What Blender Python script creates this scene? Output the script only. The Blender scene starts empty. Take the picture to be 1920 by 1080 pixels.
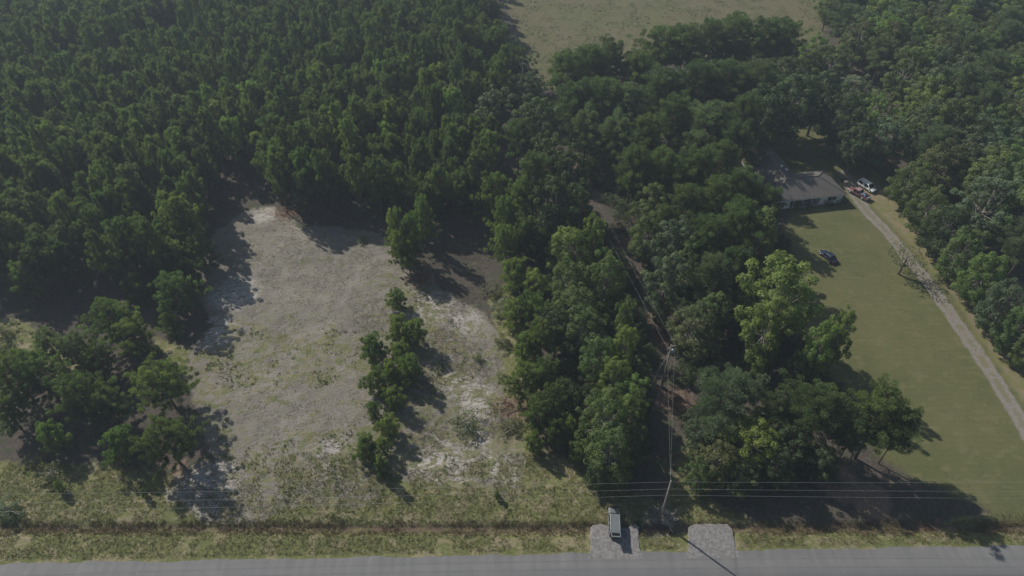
import bpy, math, random
import numpy as np
from mathutils import Vector, Matrix

# ------------------------------------------------------------------ camera, light, exposure
SC = bpy.context.scene
COL = SC.collection
PITCH = math.radians(43.0); CAMH = 100.0; FPX = 1280.0
cam_d = bpy.data.cameras.new('camera'); cam_d.lens = 24.0; cam_d.sensor_width = 36.0
cam_d.clip_start = 0.5; cam_d.clip_end = 6000
cam = bpy.data.objects.new('camera', cam_d); COL.objects.link(cam)
cam.location = (0, 0, CAMH); cam.rotation_euler = (math.radians(90) - PITCH, 0, 0)
SC.camera = cam
SUN_EL = math.radians(39.0); SUN_AZ = math.radians(138.0)      # azimuth measured from +X, counter-clockwise
w = bpy.data.worlds.new('World'); SC.world = w; w.use_nodes = True
nt = w.node_tree; nt.nodes.clear()
sky = nt.nodes.new('ShaderNodeTexSky'); sky.sky_type = 'NISHITA'; sky.sun_disc = False
sky.sun_elevation = SUN_EL; sky.sun_rotation = math.pi / 2 - SUN_AZ; sky.dust_density = 1.2
bg = nt.nodes.new('ShaderNodeBackground'); bg.inputs['Strength'].default_value = 0.085
wo = nt.nodes.new('ShaderNodeOutputWorld')
nt.links.new(sky.outputs[0], bg.inputs['Color']); nt.links.new(bg.outputs[0], wo.inputs['Surface'])
sun_d = bpy.data.lights.new('sun', 'SUN'); sun_d.energy = 4.8; sun_d.angle = math.radians(0.53); sun_d.color = (1.0, 0.955, 0.875)
sun = bpy.data.objects.new('sun', sun_d); COL.objects.link(sun)
sd = Vector((math.cos(SUN_EL) * math.cos(SUN_AZ), math.cos(SUN_EL) * math.sin(SUN_AZ), math.sin(SUN_EL)))
sun.rotation_euler = sd.to_track_quat('Z', 'Y').to_euler()
SC.view_settings.view_transform = 'Standard'; SC.view_settings.look = 'None'
SC.view_settings.gamma = 1.0; SC.view_settings.use_curve_mapping = False
SC.view_settings.exposure = 0.02
SC.render.engine = 'CYCLES'
SC.cycles.max_bounces = 6; SC.cycles.diffuse_bounces = 3; SC.cycles.transmission_bounces = 4
SC.cycles.volume_bounces = 0; SC.cycles.transparent_max_bounces = 6

# ------------------------------------------------------------------ helpers
cP, sP = math.cos(PITCH), math.sin(PITCH)
def at(x, y, z=0.0):
    """photo pixel (1920 wide) seen at height z -> world point"""
    a = (x - 960) / FPX; b = (540 - y) / FPX
    dy = cP + b * sP; dz = -sP + b * cP
    t = (CAMH - z) / -dz
    return Vector((a * t, dy * t, z))
def ppm(x, y, z=0.0):
    b = (540 - y) / FPX
    return FPX * (sP - b * cP) / (CAMH - z)

def tag(o, label=None, cat=None, group=None, kind=None):
    if label: o['label'] = label
    if cat: o['category'] = cat
    if group: o['group'] = group
    if kind: o['kind'] = kind
    return o
def empty(name, loc, rz=0.0, scale=(1, 1, 1)):
    o = bpy.data.objects.new(name, None); COL.objects.link(o)
    o.location = loc; o.rotation_euler = (0, 0, rz); o.scale = scale; o.empty_display_size = 0.3
    return o
def link(name, me, parent=None, mat=None):
    o = bpy.data.objects.new(name, me); COL.objects.link(o)
    if parent is not None: o.parent = parent
    if mat is not None and len(me.materials) == 0: me.materials.append(mat)
    return o
def np_mesh(name, V, F, mat=None, attrs=None, smooth=False):
    """V (n,3) float, F (m,k) int faces of k corners"""
    V = np.asarray(V, np.float32); F = np.asarray(F, np.int32)
    me = bpy.data.meshes.new(name)
    me.vertices.add(len(V)); me.vertices.foreach_set('co', V.ravel())
    k = F.shape[1]
    me.loops.add(F.size); me.loops.foreach_set('vertex_index', F.ravel())
    me.polygons.add(len(F)); me.polygons.foreach_set('loop_start', np.arange(0, F.size, k, dtype=np.int32))
    try: me.polygons.foreach_set('loop_total', np.full(len(F), k, np.int32))
    except Exception: pass
    if smooth: me.polygons.foreach_set('use_smooth', np.ones(len(F), bool))
    if attrs:
        for n, a in attrs.items():
            at_ = me.attributes.new(n, 'FLOAT', 'POINT'); at_.data.foreach_set('value', np.asarray(a, np.float32))
    me.update(calc_edges=True)
    if mat: me.materials.append(mat)
    return me

class MB:
    """collects polygons for ONE mesh"""
    def __init__(s): s.v = []; s.f = []; s.sm = []
    def add(s, vs, fs, smooth=False):
        n = len(s.v); s.v += [tuple(v) for v in vs]; s.f += [tuple(i + n for i in f) for f in fs]; s.sm += [smooth] * len(fs)
    def box(s, c, d, rz=0.0, M=None):
        cx, cy, cz = c; hx, hy, hz = d[0] / 2, d[1] / 2, d[2] / 2
        ca, sa = math.cos(rz), math.sin(rz)
        vs = []
        for z in (-hz, hz):
            for x, y in ((-hx, -hy), (hx, -hy), (hx, hy), (-hx, hy)):
                p = Vector((cx + x * ca - y * sa, cy + x * sa + y * ca, cz + z)); vs.append(M @ p if M else p)
        s.add(vs, [(0, 3, 2, 1), (4, 5, 6, 7), (0, 1, 5, 4), (1, 2, 6, 5), (2, 3, 7, 6), (3, 0, 4, 7)])
    def tube(s, pts, r, n=6, cap=True):
        pts = [Vector(p) for p in pts]
        if not isinstance(r, (list, tuple)): r = [r] * len(pts)
        vs = []
        for i, p in enumerate(pts):
            t = (pts[min(i + 1, len(pts) - 1)] - pts[max(i - 1, 0)]).normalized()
            a = t.orthogonal().normalized() if i == 0 else (a - t * a.dot(t)).normalized()
            b = t.cross(a)
            for k in range(n):
                q = 2 * math.pi * k / n; vs.append(p + (a * math.cos(q) + b * math.sin(q)) * r[i])
        fs = [(i * n + k, i * n + (k + 1) % n, (i + 1) * n + (k + 1) % n, (i + 1) * n + k) for i in range(len(pts) - 1) for k in range(n)]
        if cap: fs += [tuple(range(n - 1, -1, -1)), tuple((len(pts) - 1) * n + k for k in range(n))]
        s.add(vs, fs, n > 5)
    def mesh(s, name, mat):
        me = bpy.data.meshes.new(name); me.from_pydata(s.v, [], s.f); me.polygons.foreach_set('use_smooth', s.sm)
        me.update(); me.materials.append(mat); return me
    def build(s, name, mat, parent=None): return link(name, s.mesh(name, mat), parent)

# ------------------------------------------------------------------ materials
def new_mat(name):
    m = bpy.data.materials.new(name); m.use_nodes = True; m.node_tree.nodes.clear(); return m, m.node_tree
class NG:
    def __init__(s, nt): s.nt = nt
    def n(s, t, **kw):
        o = s.nt.nodes.new(t)
        for k, v in kw.items(): setattr(o, k, v)
        return o
    def set(s, inp, v):
        if hasattr(v, 'is_output') or isinstance(v, bpy.types.NodeSocket): s.nt.links.new(v, inp)
        elif isinstance(v, (tuple, list)) and len(v) == 3 and inp.type == 'RGBA': inp.default_value = (*v, 1)
        else: inp.default_value = v
    def math(s, op, a, b=None, c=None, clamp=False):
        o = s.n('ShaderNodeMath', operation=op, use_clamp=clamp); s.set(o.inputs[0], a)
        if b is not None: s.set(o.inputs[1], b)
        if c is not None: s.set(o.inputs[2], c)
        return o.outputs[0]
    def mix(s, f, a, b, blend='MIX'):
        o = s.n('ShaderNodeMix', data_type='RGBA', blend_type=blend); s.set(o.inputs[0], f); s.set(o.inputs[6], a); s.set(o.inputs[7], b); return o.outputs[2]
    def noise(s, scale, detail=3, rough=0.55, vec=None, dist=0.0, out=0):
        o = s.n('ShaderNodeTexNoise'); o.inputs['Scale'].default_value = scale; o.inputs['Detail'].default_value = detail
        o.inputs['Roughness'].default_value = rough; o.inputs['Distortion'].default_value = dist
        if vec is not None: s.nt.links.new(vec, o.inputs['Vector'])
        return o.outputs[out]
    def step(s, v, lo, hi):
        o = s.n('ShaderNodeMapRange', interpolation_type='SMOOTHSTEP'); s.set(o.inputs[0], v); o.inputs[1].default_value = lo; o.inputs[2].default_value = hi
        return o.outputs[0]
    def attr(s, name):
        return s.n('ShaderNodeAttribute', attribute_name=name).outputs['Fac']
    def vscale(s, vec, sc, rz=0.0):
        o = s.n('ShaderNodeMapping'); s.nt.links.new(vec, o.inputs[0]); o.inputs['Scale'].default_value = sc; o.inputs['Rotation'].default_value = (0, 0, rz); return o.outputs[0]

def simple(name, col, rough=0.7, metal=0.0, var=0.25, scale=1.5, spec=0.5, bump=0.0, coat=0.0, col2=None):
    m, nt = new_mat(name); g = NG(nt)
    b = g.n('ShaderNodeBsdfPrincipled'); o = g.n('ShaderNodeOutputMaterial'); nt.links.new(b.outputs[0], o.inputs[0])
    tc = g.n('ShaderNodeTexCoord').outputs['Object']
    nz = g.noise(scale, 5, 0.6, tc)
    c2 = col2 or tuple(c * (1 - var) for c in col)
    f = g.step(nz, 0.35, 0.65)
    g.set(b.inputs['Base Color'], g.mix(f, col, c2)); b.inputs['Roughness'].default_value = rough
    b.inputs['Metallic'].default_value = metal; b.inputs['Specular IOR Level'].default_value = spec
    b.inputs['Coat Weight'].default_value = coat
    if bump:
        bp = g.n('ShaderNodeBump'); bp.inputs['Strength'].default_value = bump; bp.inputs['Distance'].default_value = 0.03
        nt.links.new(g.noise(scale * 8, 4, 0.6, tc), bp.inputs['Height']); nt.links.new(bp.outputs[0], b.inputs['Normal'])
    return m

def leaf_mat(name, trans=0.3, rough=0.55, yellow=0.25):
    m, nt = new_mat(name); g = NG(nt)
    oi = g.n('ShaderNodeObjectInfo')
    tint = g.attr('tint')
    geo = g.n('ShaderNodeNewGeometry')
    big = g.noise(0.35, 3, 0.6, geo.outputs['Position'])
    base = oi.outputs['Color']
    # individual trees differ a little in value and warmth, clumps too
    hs = g.n('ShaderNodeHueSaturation')
    g.set(hs.inputs['Hue'], g.math('ADD', 0.5 - 0.02, g.math('MULTIPLY', oi.outputs['Random'], 0.04)))
    g.set(hs.inputs['Saturation'], g.math('ADD', 0.74, g.math('MULTIPLY', big, 0.3)))
    g.set(hs.inputs['Value'], g.math('ADD', 0.62, g.math('MULTIPLY', tint, 0.76)))
    nt.links.new(base, hs.inputs['Color'])
    col = g.mix(g.math('MULTIPLY', g.step(tint, 0.55, 1.0), yellow), hs.outputs[0], (0.16, 0.17, 0.045))
    b = g.n('ShaderNodeBsdfPrincipled'); g.set(b.inputs['Base Color'], col)
    b.inputs['Roughness'].default_value = rough; b.inputs['Specular IOR Level'].default_value = 0.2
    tr = g.n('ShaderNodeBsdfTranslucent'); tc = g.mix(1.0, col, (1.5, 1.75, 0.75), 'MULTIPLY'); nt.links.new(tc, tr.inputs[0])
    mx = g.n('ShaderNodeMixShader'); mx.inputs[0].default_value = trans
    nt.links.new(b.outputs[0], mx.inputs[1]); nt.links.new(tr.outputs[0], mx.inputs[2])
    o = g.n('ShaderNodeOutputMaterial'); nt.links.new(mx.outputs[0], o.inputs[0])
    return m

M = {}
M['needle'] = leaf_mat('pine_needles', 0.42, 0.6, 0.18)
M['leaf'] = leaf_mat('broad_leaves', 0.45, 0.62, 0.3)
M['bark'] = simple('bark', (0.13, 0.095, 0.07), 0.9, var=0.45, scale=3, bump=0.6)
M['greybark'] = simple('grey_bark', (0.32, 0.29, 0.25), 0.9, var=0.35, scale=3, bump=0.5)
M['polewood'] = simple('weathered_pole_wood', (0.27, 0.24, 0.2), 0.85, var=0.3, scale=2, bump=0.3)
M['wire'] = simple('aluminium_wire', (0.24, 0.25, 0.24), 0.7, 0.0, var=0.1)
M['ceramic'] = simple('insulator_ceramic', (0.25, 0.22, 0.2), 0.3)
M['galv'] = simple('galvanised_steel', (0.42, 0.44, 0.46), 0.45, 0.3, var=0.15)
M['glass'] = simple('dark_glass', (0.012, 0.015, 0.018), 0.12, var=0.1, spec=0.4)
M['tyre'] = simple('tyre_rubber', (0.025, 0.025, 0.026), 0.85)
M['rim'] = simple('wheel_rim', (0.5, 0.5, 0.5), 0.35, 0.7, var=0.1)
M['blackplastic'] = simple('black_plastic', (0.03, 0.03, 0.032), 0.6)
M['paint_silver'] = simple('grey_silver_paint', (0.15, 0.165, 0.165), 0.35, 0.05, var=0.08, coat=0.5)
M['paint_blue'] = simple('dark_blue_paint', (0.02, 0.026, 0.05), 0.3, 0.2, var=0.1, coat=0.6)
M['paint_red'] = simple('faded_red_paint', (0.17, 0.07, 0.066), 0.45, 0.0, var=0.2, coat=0.2)
M['paint_redroof'] = simple('sun_faded_pink_roof_paint', (0.3, 0.19, 0.185), 0.5, 0.0, var=0.2)
M['paint_white'] = simple('white_paint', (0.72, 0.72, 0.7), 0.4, 0.0, var=0.08, coat=0.4)
M['lampred'] = simple('tail_lamp_red', (0.3, 0.02, 0.02), 0.2)
M['lampclear'] = simple('head_lamp_clear', (0.7, 0.7, 0.7), 0.15)
M['siding'] = simple('white_siding', (0.7, 0.7, 0.68), 0.7, var=0.12, scale=0.8)
M['trim'] = simple('white_trim', (0.75, 0.75, 0.73), 0.6, var=0.05)
M['brick'] = simple('red_brown_brick', (0.22, 0.11, 0.085), 0.85, var=0.3, scale=4)
M['curtain'] = simple('pale_door', (0.5, 0.47, 0.42), 0.7)
M['concrete'] = simple('concrete', (0.42, 0.41, 0.385), 0.9, var=0.3, scale=0.6, bump=0.3)
M['tarp'] = simple('blue_tarp', (0.08, 0.14, 0.24), 0.6)
M['twig'] = simple('dead_twigs', (0.24, 0.2, 0.165), 0.9, var=0.5, scale=0.7)
M['deadred'] = simple('dead_red_needles', (0.19, 0.1, 0.07), 0.9, var=0.5, scale=0.7)
M['soil'] = simple('bare_soil', (0.3, 0.275, 0.24), 0.95, var=0.35, scale=1.2, bump=0.5)

def roof_mat():
    m, nt = new_mat('asphalt_shingles'); g = NG(nt)
    tc = g.n('ShaderNodeTexCoord').outputs['Object']
    big = g.noise(0.5, 4, 0.6, tc); fine = g.noise(9, 3, 0.6, g.vscale(tc, (0.5, 0.5, 3.2)))
    wv = g.n('ShaderNodeTexWave', wave_type='BANDS', bands_direction='Z'); wv.inputs['Scale'].default_value = 3.4; wv.inputs['Distortion'].default_value = 0.6
    nt.links.new(tc, wv.inputs['Vector'])
    c = g.mix(g.step(big, 0.35, 0.7), (0.105, 0.096, 0.086), (0.072, 0.067, 0.062))
    c = g.mix(g.math('MULTIPLY', fine, 0.55), c, (0.155, 0.14, 0.12))
    c = g.mix(g.math('MULTIPLY', g.step(wv.outputs['Fac'], 0.0, 0.25), 0.0), c, (0.08, 0.08, 0.08))
    b = g.n('ShaderNodeBsdfPrincipled'); nt.links.new(c, b.inputs['Base Color']); b.inputs['Roughness'].default_value = 0.9
    bp = g.n('ShaderNodeBump'); bp.inputs['Strength'].default_value = 0.5; bp.inputs['Distance'].default_value = 0.02
    nt.links.new(wv.outputs['Fac'], bp.inputs['Height']); nt.links.new(bp.outputs[0], b.inputs['Normal'])
    o = g.n('ShaderNodeOutputMaterial'); nt.links.new(b.outputs[0], o.inputs[0]); return m
M['roof'] = roof_mat()

def ground_mat():
    m, nt = new_mat('ground_cover'); g = NG(nt)
    P = g.n('ShaderNodeNewGeometry').outputs['Position']
    n_big = g.noise(0.045, 4, 0.6, P); n_mid = g.noise(0.35, 5, 0.65, P, 0.6); n_fine = g.noise(2.2, 5, 0.7, P, 0.4)
    n_gr = g.noise(6.0, 4, 0.75, P); n_pat = g.noise(0.28, 6, 0.62, g.vscale(P, (1, 1.5, 1)), 1.2)
    n_pat2 = g.noise(0.55, 6, 0.7, g.vscale(P, (1.3, 1, 1), 0.5), 0.7)
    streak = g.noise(1.1, 5, 0.75, g.vscale(P, (0.5, 1.5, 1), 0.6), 1.1)
    def mask(name, amp, w, nz=None):
        nz = nz or n_mid
        v = g.math('ADD', g.attr(name), g.math('MULTIPLY', g.math('SUBTRACT', nz, 0.5), amp))
        return g.step(v, -w, w)
    # forest litter
    litter = g.mix(g.step(n_fine, 0.35, 0.65), (0.065, 0.054, 0.046), (0.105, 0.087, 0.07))
    litter = g.mix(g.math('MULTIPLY', g.step(n_pat, 0.5, 0.62), 0.7), litter, (0.055, 0.07, 0.032))
    litter = g.mix(g.math('MULTIPLY', g.step(n_pat2, 0.6, 0.68), 0.4), litter, (0.2, 0.18, 0.165))
    # rough roadside grass
    grass = g.mix(g.step(n_fine, 0.35, 0.65), (0.175, 0.175, 0.075), (0.11, 0.125, 0.042))
    grass = g.mix(g.math('MULTIPLY', g.step(n_pat, 0.47, 0.62), 0.8), grass, (0.27, 0.228, 0.145))
    grass = g.mix(g.math('MULTIPLY', g.step(n_pat2, 0.55, 0.66), 0.8), grass, (0.11, 0.135, 0.035))
    # bare sand with grass patches and debris
    sand = g.mix(g.step(n_fine, 0.3, 0.7), (0.175, 0.157, 0.13), (0.125, 0.113, 0.09))
    sand = g.mix(g.math('MULTIPLY', g.step(streak, 0.45, 0.7), 0.35), sand, (0.17, 0.148, 0.12))
    sand = g.mix(g.math('MULTIPLY', g.step(g.noise(0.14, 5, 0.7, P, 1.0), 0.45, 0.62), 0.5), sand, (0.265, 0.24, 0.2))
    sand = g.mix(g.math('MULTIPLY', g.step(n_mid, 0.46, 0.6), 0.45), sand, (0.175, 0.165, 0.118))
    sand = g.mix(g.math('MULTIPLY', g.step(n_gr, 0.45, 0.6), 0.35), sand, (0.3, 0.275, 0.235))
    wm = mask('m_white', 6.0, 1.6, n_pat2)
    sand = g.mix(g.math('MULTIPLY', g.math('MULTIPLY', g.step(streak, 0.36, 0.56), g.math('ADD', 0.12, wm)), 0.75), sand, (0.46, 0.425, 0.385))
    gy = g.math('ADD', g.math('MULTIPLY', g.attr('m_grassy'), 0.013), n_pat)
    gy = g.math('ADD', gy, g.math('MULTIPLY', g.math('SUBTRACT', n_fine, 0.5), 0.22))
    gpatch = g.step(gy, 0.5, 0.58)
    gcol = g.mix(g.step(n_pat2, 0.42, 0.58), (0.125, 0.14, 0.05), (0.2, 0.18, 0.1))
    sand = g.mix(g.math('MULTIPLY', gpatch, 0.85), sand, gcol)
    dots = g.n('ShaderNodeTexVoronoi'); dots.inputs['Scale'].default_value = 0.75; nt.links.new(P, dots.inputs['Vector'])
    dd = g.math('ADD', dots.outputs['Distance'], g.math('MULTIPLY', n_fine, 0.5))
    sand = g.mix(g.math('MULTIPLY', g.math('MULTIPLY', g.math('SUBTRACT', 1.0, g.step(dd, 0.32, 0.44)), g.step(n_mid, 0.42, 0.55)), 0.7), sand, (0.14, 0.14, 0.055))
    # mown lawn
    mow = g.n('ShaderNodeTexWave', wave_type='BANDS', bands_direction='Y'); mow.inputs['Scale'].default_value = 0.27; mow.inputs['Distortion'].default_value = 6.0
    mow.inputs['Detail'].default_value = 3; mow.inputs['Detail Scale'].default_value = 0.7; nt.links.new(g.vscale(P, (0.35, 1, 1), -0.04), mow.inputs['Vector'])
    lawn = g.mix(g.step(n_big, 0.35, 0.65), (0.088, 0.096, 0.039), (0.118, 0.113, 0.051))
    lawn = g.mix(g.math('MULTIPLY', g.step(n_pat, 0.5, 0.66), 0.65), lawn, (0.155, 0.142, 0.072))
    lawn = g.mix(g.math('MULTIPLY', g.step(n_pat2, 0.5, 0.7), 0.5), lawn, (0.08, 0.1, 0.032))
    lawn = g.mix(g.math('MULTIPLY', mow.outputs['Fac'], 0.2), lawn, (0.08, 0.084, 0.033))
    lawn = g.mix(g.math('MULTIPLY', n_gr, 0.35), lawn, (0.1, 0.11, 0.04))
    # far field, rows across
    row = g.n('ShaderNodeTexWave', wave_type='BANDS', bands_direction='Y'); row.inputs['Scale'].default_value = 0.17; row.inputs['Distortion'].default_value = 7.0
    row.inputs['Detail'].default_value = 4; row.inputs['Detail Scale'].default_value = 0.5; row.inputs['Detail Roughness'].default_value = 0.7
    nt.links.new(g.vscale(P, (0.3, 1, 1), 0.05), row.inputs['Vector'])
    field = g.mix(g.step(n_big, 0.4, 0.62), (0.128, 0.116, 0.062), (0.108, 0.116, 0.048))
    field = g.mix(g.math('MULTIPLY', row.outputs['Fac'], 0.5), field, (0.155, 0.126, 0.08))
    field = g.mix(g.math('MULTIPLY', g.step(n_pat, 0.5, 0.6), 0.7), field, (0.085, 0.1, 0.038))
    field = g.mix(g.math('MULTIPLY', n_gr, 0.3), field, (0.11, 0.095, 0.055))
    # right-of-drive thin reddish grass
    thin = g.mix(g.step(n_mid, 0.4, 0.6), (0.2, 0.165, 0.105), (0.15, 0.145, 0.06))
    straw = g.mix(g.step(n_fine, 0.4, 0.6), (0.25, 0.18, 0.13), (0.17, 0.115, 0.08))
    gravel = g.mix(g.step(n_fine, 0.35, 0.65), (0.225, 0.205, 0.18), (0.165, 0.147, 0.125))
    c = litter
    c = g.mix(mask('m_grass', 3.5, 0.5), c, grass)
    c = g.mix(mask('m_sand', 5.0, 0.6), c, sand)
    c = g.mix(mask('m_lawn', 3.0, 0.8), c, lawn)
    c = g.mix(mask('m_thin', 4.0, 1.2), c, thin)
    c = g.mix(mask('m_field', 4.0, 0.8), c, field)
    c = g.mix(g.math('MULTIPLY', mask('m_straw', 6.0, 0.7), 0.8), c, straw)
    dv = g.math('ADD', g.attr('m_drive'), g.math('MULTIPLY', g.math('SUBTRACT', n_mid, 0.5), 1.6))
    c = g.mix(g.step(dv, -0.25, 0.35), c, gravel)
    mid = g.math('MULTIPLY', g.step(dv, 0.8, 1.2), g.step(n_pat, 0.38, 0.5))
    c = g.mix(g.math('MULTIPLY', mid, 0.85), c, (0.15, 0.14, 0.08))
    ditch = mask('m_ditch', 0.9, 0.25, n_fine)
    c = g.mix(g.math('MULTIPLY', ditch, 0.85), c, g.mix(g.step(n_mid, 0.4, 0.6), (0.11, 0.075, 0.055), (0.15, 0.13, 0.07)))
    b = g.n('ShaderNodeBsdfPrincipled'); nt.links.new(c, b.inputs['Base Color']); b.inputs['Roughness'].default_value = 0.95; b.inputs['Specular IOR Level'].default_value = 0.15
    h = g.math('ADD', g.math('MULTIPLY', n_fine, 0.6), g.math('MULTIPLY', n_gr, 0.25)); h = g.math('ADD', h, g.math('MULTIPLY', streak, 0.25))
    h = g.math('ADD', h, g.math('MULTIPLY', n_pat, 0.7))
    h = g.math('MULTIPLY', h, g.math('SUBTRACT', 1.0, g.math('MULTIPLY', mask('m_lawn', 1.0, 1.0), 0.8)))
    bp = g.n('ShaderNodeBump'); bp.inputs['Strength'].default_value = 0.9; bp.inputs['Distance'].default_value = 0.35
    nt.links.new(h, bp.inputs['Height']); nt.links.new(bp.outputs[0], b.inputs['Normal'])
    o = g.n('ShaderNodeOutputMaterial'); nt.links.new(b.outputs[0], o.inputs[0]); return m

def road_mat():
    m, nt = new_mat('weathered_asphalt'); g = NG(nt)
    P = g.n('ShaderNodeNewGeometry').outputs['Position']
    lane = g.noise(0.25, 3, 0.5, g.vscale(P, (0.02, 1.2, 1), 0.0)); fine = g.noise(7, 4, 0.7, P); bl = g.noise(0.3, 4, 0.6, P)
    c = g.mix(g.step(lane, 0.35, 0.65), (0.112, 0.114, 0.117), (0.138, 0.138, 0.137))
    c = g.mix(g.math('MULTIPLY', fine, 0.4), c, (0.085, 0.085, 0.085)); c = g.mix(g.math('MULTIPLY', g.step(bl, 0.5, 0.7), 0.3), c, (0.16, 0.155, 0.15))
    vo = g.n('ShaderNodeTexVoronoi', feature='DISTANCE_TO_EDGE'); vo.inputs['Scale'].default_value = 0.16
    wp = g.n('ShaderNodeVectorMath', operation='ADD'); nt.links.new(P, wp.inputs[0]); nt.links.new(g.noise(0.8, 4, 0.6, P, out=1), wp.inputs[1]); nt.links.new(wp.outputs[0], vo.inputs['Vector'])
    c = g.mix(g.math('MULTIPLY', g.math('SUBTRACT', 1.0, g.step(vo.outputs['Distance'], 0.0, 0.008)), 0.2), c, (0.08, 0.08, 0.08))
    b = g.n('ShaderNodeBsdfPrincipled'); nt.links.new(c, b.inputs['Base Color']); b.inputs['Roughness'].default_value = 0.85
    bp = g.n('ShaderNodeBump'); bp.inputs['Strength'].default_value = 0.4; bp.inputs['Distance'].default_value = 0.02
    nt.links.new(fine, bp.inputs['Height']); nt.links.new(bp.outputs[0], b.inputs['Normal'])
    o = g.n('ShaderNodeOutputMaterial'); nt.links.new(b.outputs[0], o.inputs[0]); return m

# ------------------------------------------------------------------ ground
def wpoly(px): return np.array([at(x, y)[:2] for x, y in px])
def sdf(P, poly):
    """signed distance, positive inside; P (n,2)"""
    A = poly; B = np.roll(poly, -1, 0); d = np.full(len(P), 1e9); ins = np.zeros(len(P), bool)
    for a, b in zip(A, B):
        e = b - a; wv = P - a; t = np.clip((wv @ e) / (e @ e + 1e-9), 0, 1)
        q = wv - t[:, None] * e; d = np.minimum(d, np.hypot(q[:, 0], q[:, 1]))
        c = ((a[1] > P[:, 1]) != (b[1] > P[:, 1]))
        with np.errstate(divide='ignore', invalid='ignore'):
            xi = a[0] + (P[:, 1] - a[1]) * (b[0] - a[0]) / (b[1] - a[1] + 1e-12)
        ins ^= (c & (P[:, 0] < xi))
    return np.where(ins, d, -d)
def line_d(P, pts):
    d = np.full(len(P), 1e9)
    for a, b in zip(pts[:-1], pts[1:]):
        e = b - a; wv = P - a; t = np.clip((wv @ e) / (e @ e), 0, 1); q = wv - t[:, None] * e
        d = np.minimum(d, np.hypot(q[:, 0], q[:, 1]))
    return d

POLY = dict(
 sand=[(470,392),(520,388),(560,425),(640,425),(735,445),(745,480),(790,515),(860,560),(915,590),(930,612),(945,680),(955,760),(985,850),(968,935),(900,915),(820,905),(765,905),(730,880),(700,950),(640,955),(560,945),(480,985),(395,985),(305,925),(325,880),(400,860),(360,760),(350,690),(355,655),(400,610),(365,540),(395,440)],
 grass=[(-500,840),(60,870),(180,870),(300,880),(430,925),(560,840),(660,850),(700,880),(820,880),(900,860),(930,640),(915,560),(960,520),(1010,700),(1010,840),(1100,870),(1150,905),(1250,950),(1290,800),(1330,780),(1330,930),(1400,975),(1700,995),(1850,965),(2500,930),(2500,1500),(-500,1500)],
 grass2=[(-60,590),(40,600),(110,640),(170,700),(130,740),(60,660),(-60,640)],
 grass3=[(285,630),(350,650),(400,660),(390,740),(340,700)],
 grassy=[(340,655),(430,612),(700,630),(740,500),(770,505),(830,560),(880,640),(900,700),(930,560),(1010,600),(1010,980),(640,985),(440,985),(430,850),(560,830),(690,800),(690,720),(420,720),(420,830),(380,780)],
 lawn=[(1470,430),(1500,340),(1400,235),(1530,225),(1650,330),(1740,420),(1810,540),(1920,680),(2060,780),(2500,985),(1890,985),(1835,945),(1720,900),(1640,850),(1590,780),(1560,700),(1500,620),(1450,520)],
 field=[(925,-260),(935,-20),(985,90),(1010,170),(1070,170),(1200,120),(1540,90),(1560,-60),(1560,-260)],
 thin=[(1590,330),(1640,335),(1730,430),(1810,550),(1920,690),(2080,790),(2300,900),(2100,900),(1960,810),(1880,700),(1790,560),(1700,450),(1640,390)])
STRAW = [(1240,628,3.0),(1262,752,3.0),(1160,458,3.5),(1575,905,3.5),(1632,935,3.0),(1092,312,2.5),(535,398,3.0),(790,520,3.2),(962,765,3.0),(1040,240,3),(330,880,1.5),(1210,600,2)]
WHITE = [(1238,976,2.5),(820,575,4.5),(870,600,3),(885,740,3.5),(850,715,3),(905,770,2.5),(800,850,4),(840,885,4),(870,870,3),(935,870,2.5),(955,890,2),(895,820,2),(375,930,5),(325,935,2),(400,900,4),(400,620,4),(440,550,5),(495,405,3),(1000,955,1.5),(620,850,3)]
DRIVE = [(1583,325),(1600,362),(1625,395),(1655,425),(1700,478),(1745,535),(1790,600),(1840,672),(1890,748),(1930,815),(1965,890),(1985,960),(1990,1010)]
DITCH = [(-900,1003),(0,990),(690,990),(1100,991),(1920,989),(2800,1000)]
xs = np.concatenate([[-1200, -700, -420, -320], np.arange(-260, -110, 3.0), np.arange(-110, 110.1, 0.7), np.arange(113, 260, 3.0), [320, 420, 700, 1200]])
ys = np.concatenate([[-1200, -600, -200, -40, 0, 20], np.arange(30, 44, 1.0), np.arange(44, 60, 0.3), np.arange(60, 180, 0.8), np.arange(180, 330, 2.0), [340, 420, 600, 900, 1200]])
GX, GY = np.meshgrid(xs, ys); PG = np.stack([GX.ravel(), GY.ravel()], 1)
def vnoise(P, s, seed):
    r = np.random.RandomState(seed); T = r.rand(256, 256)
    q = P * s; i = np.floor(q).astype(int); f = q - i; f = f * f * (3 - 2 * f)
    g = lambda a, b: T[(i[:, 0] + a) % 256, (i[:, 1] + b) % 256]
    return (g(0, 0) * (1 - f[:, 0]) + g(1, 0) * f[:, 0]) * (1 - f[:, 1]) + (g(0, 1) * (1 - f[:, 0]) + g(1, 1) * f[:, 0]) * f[:, 1] - 0.5
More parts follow.
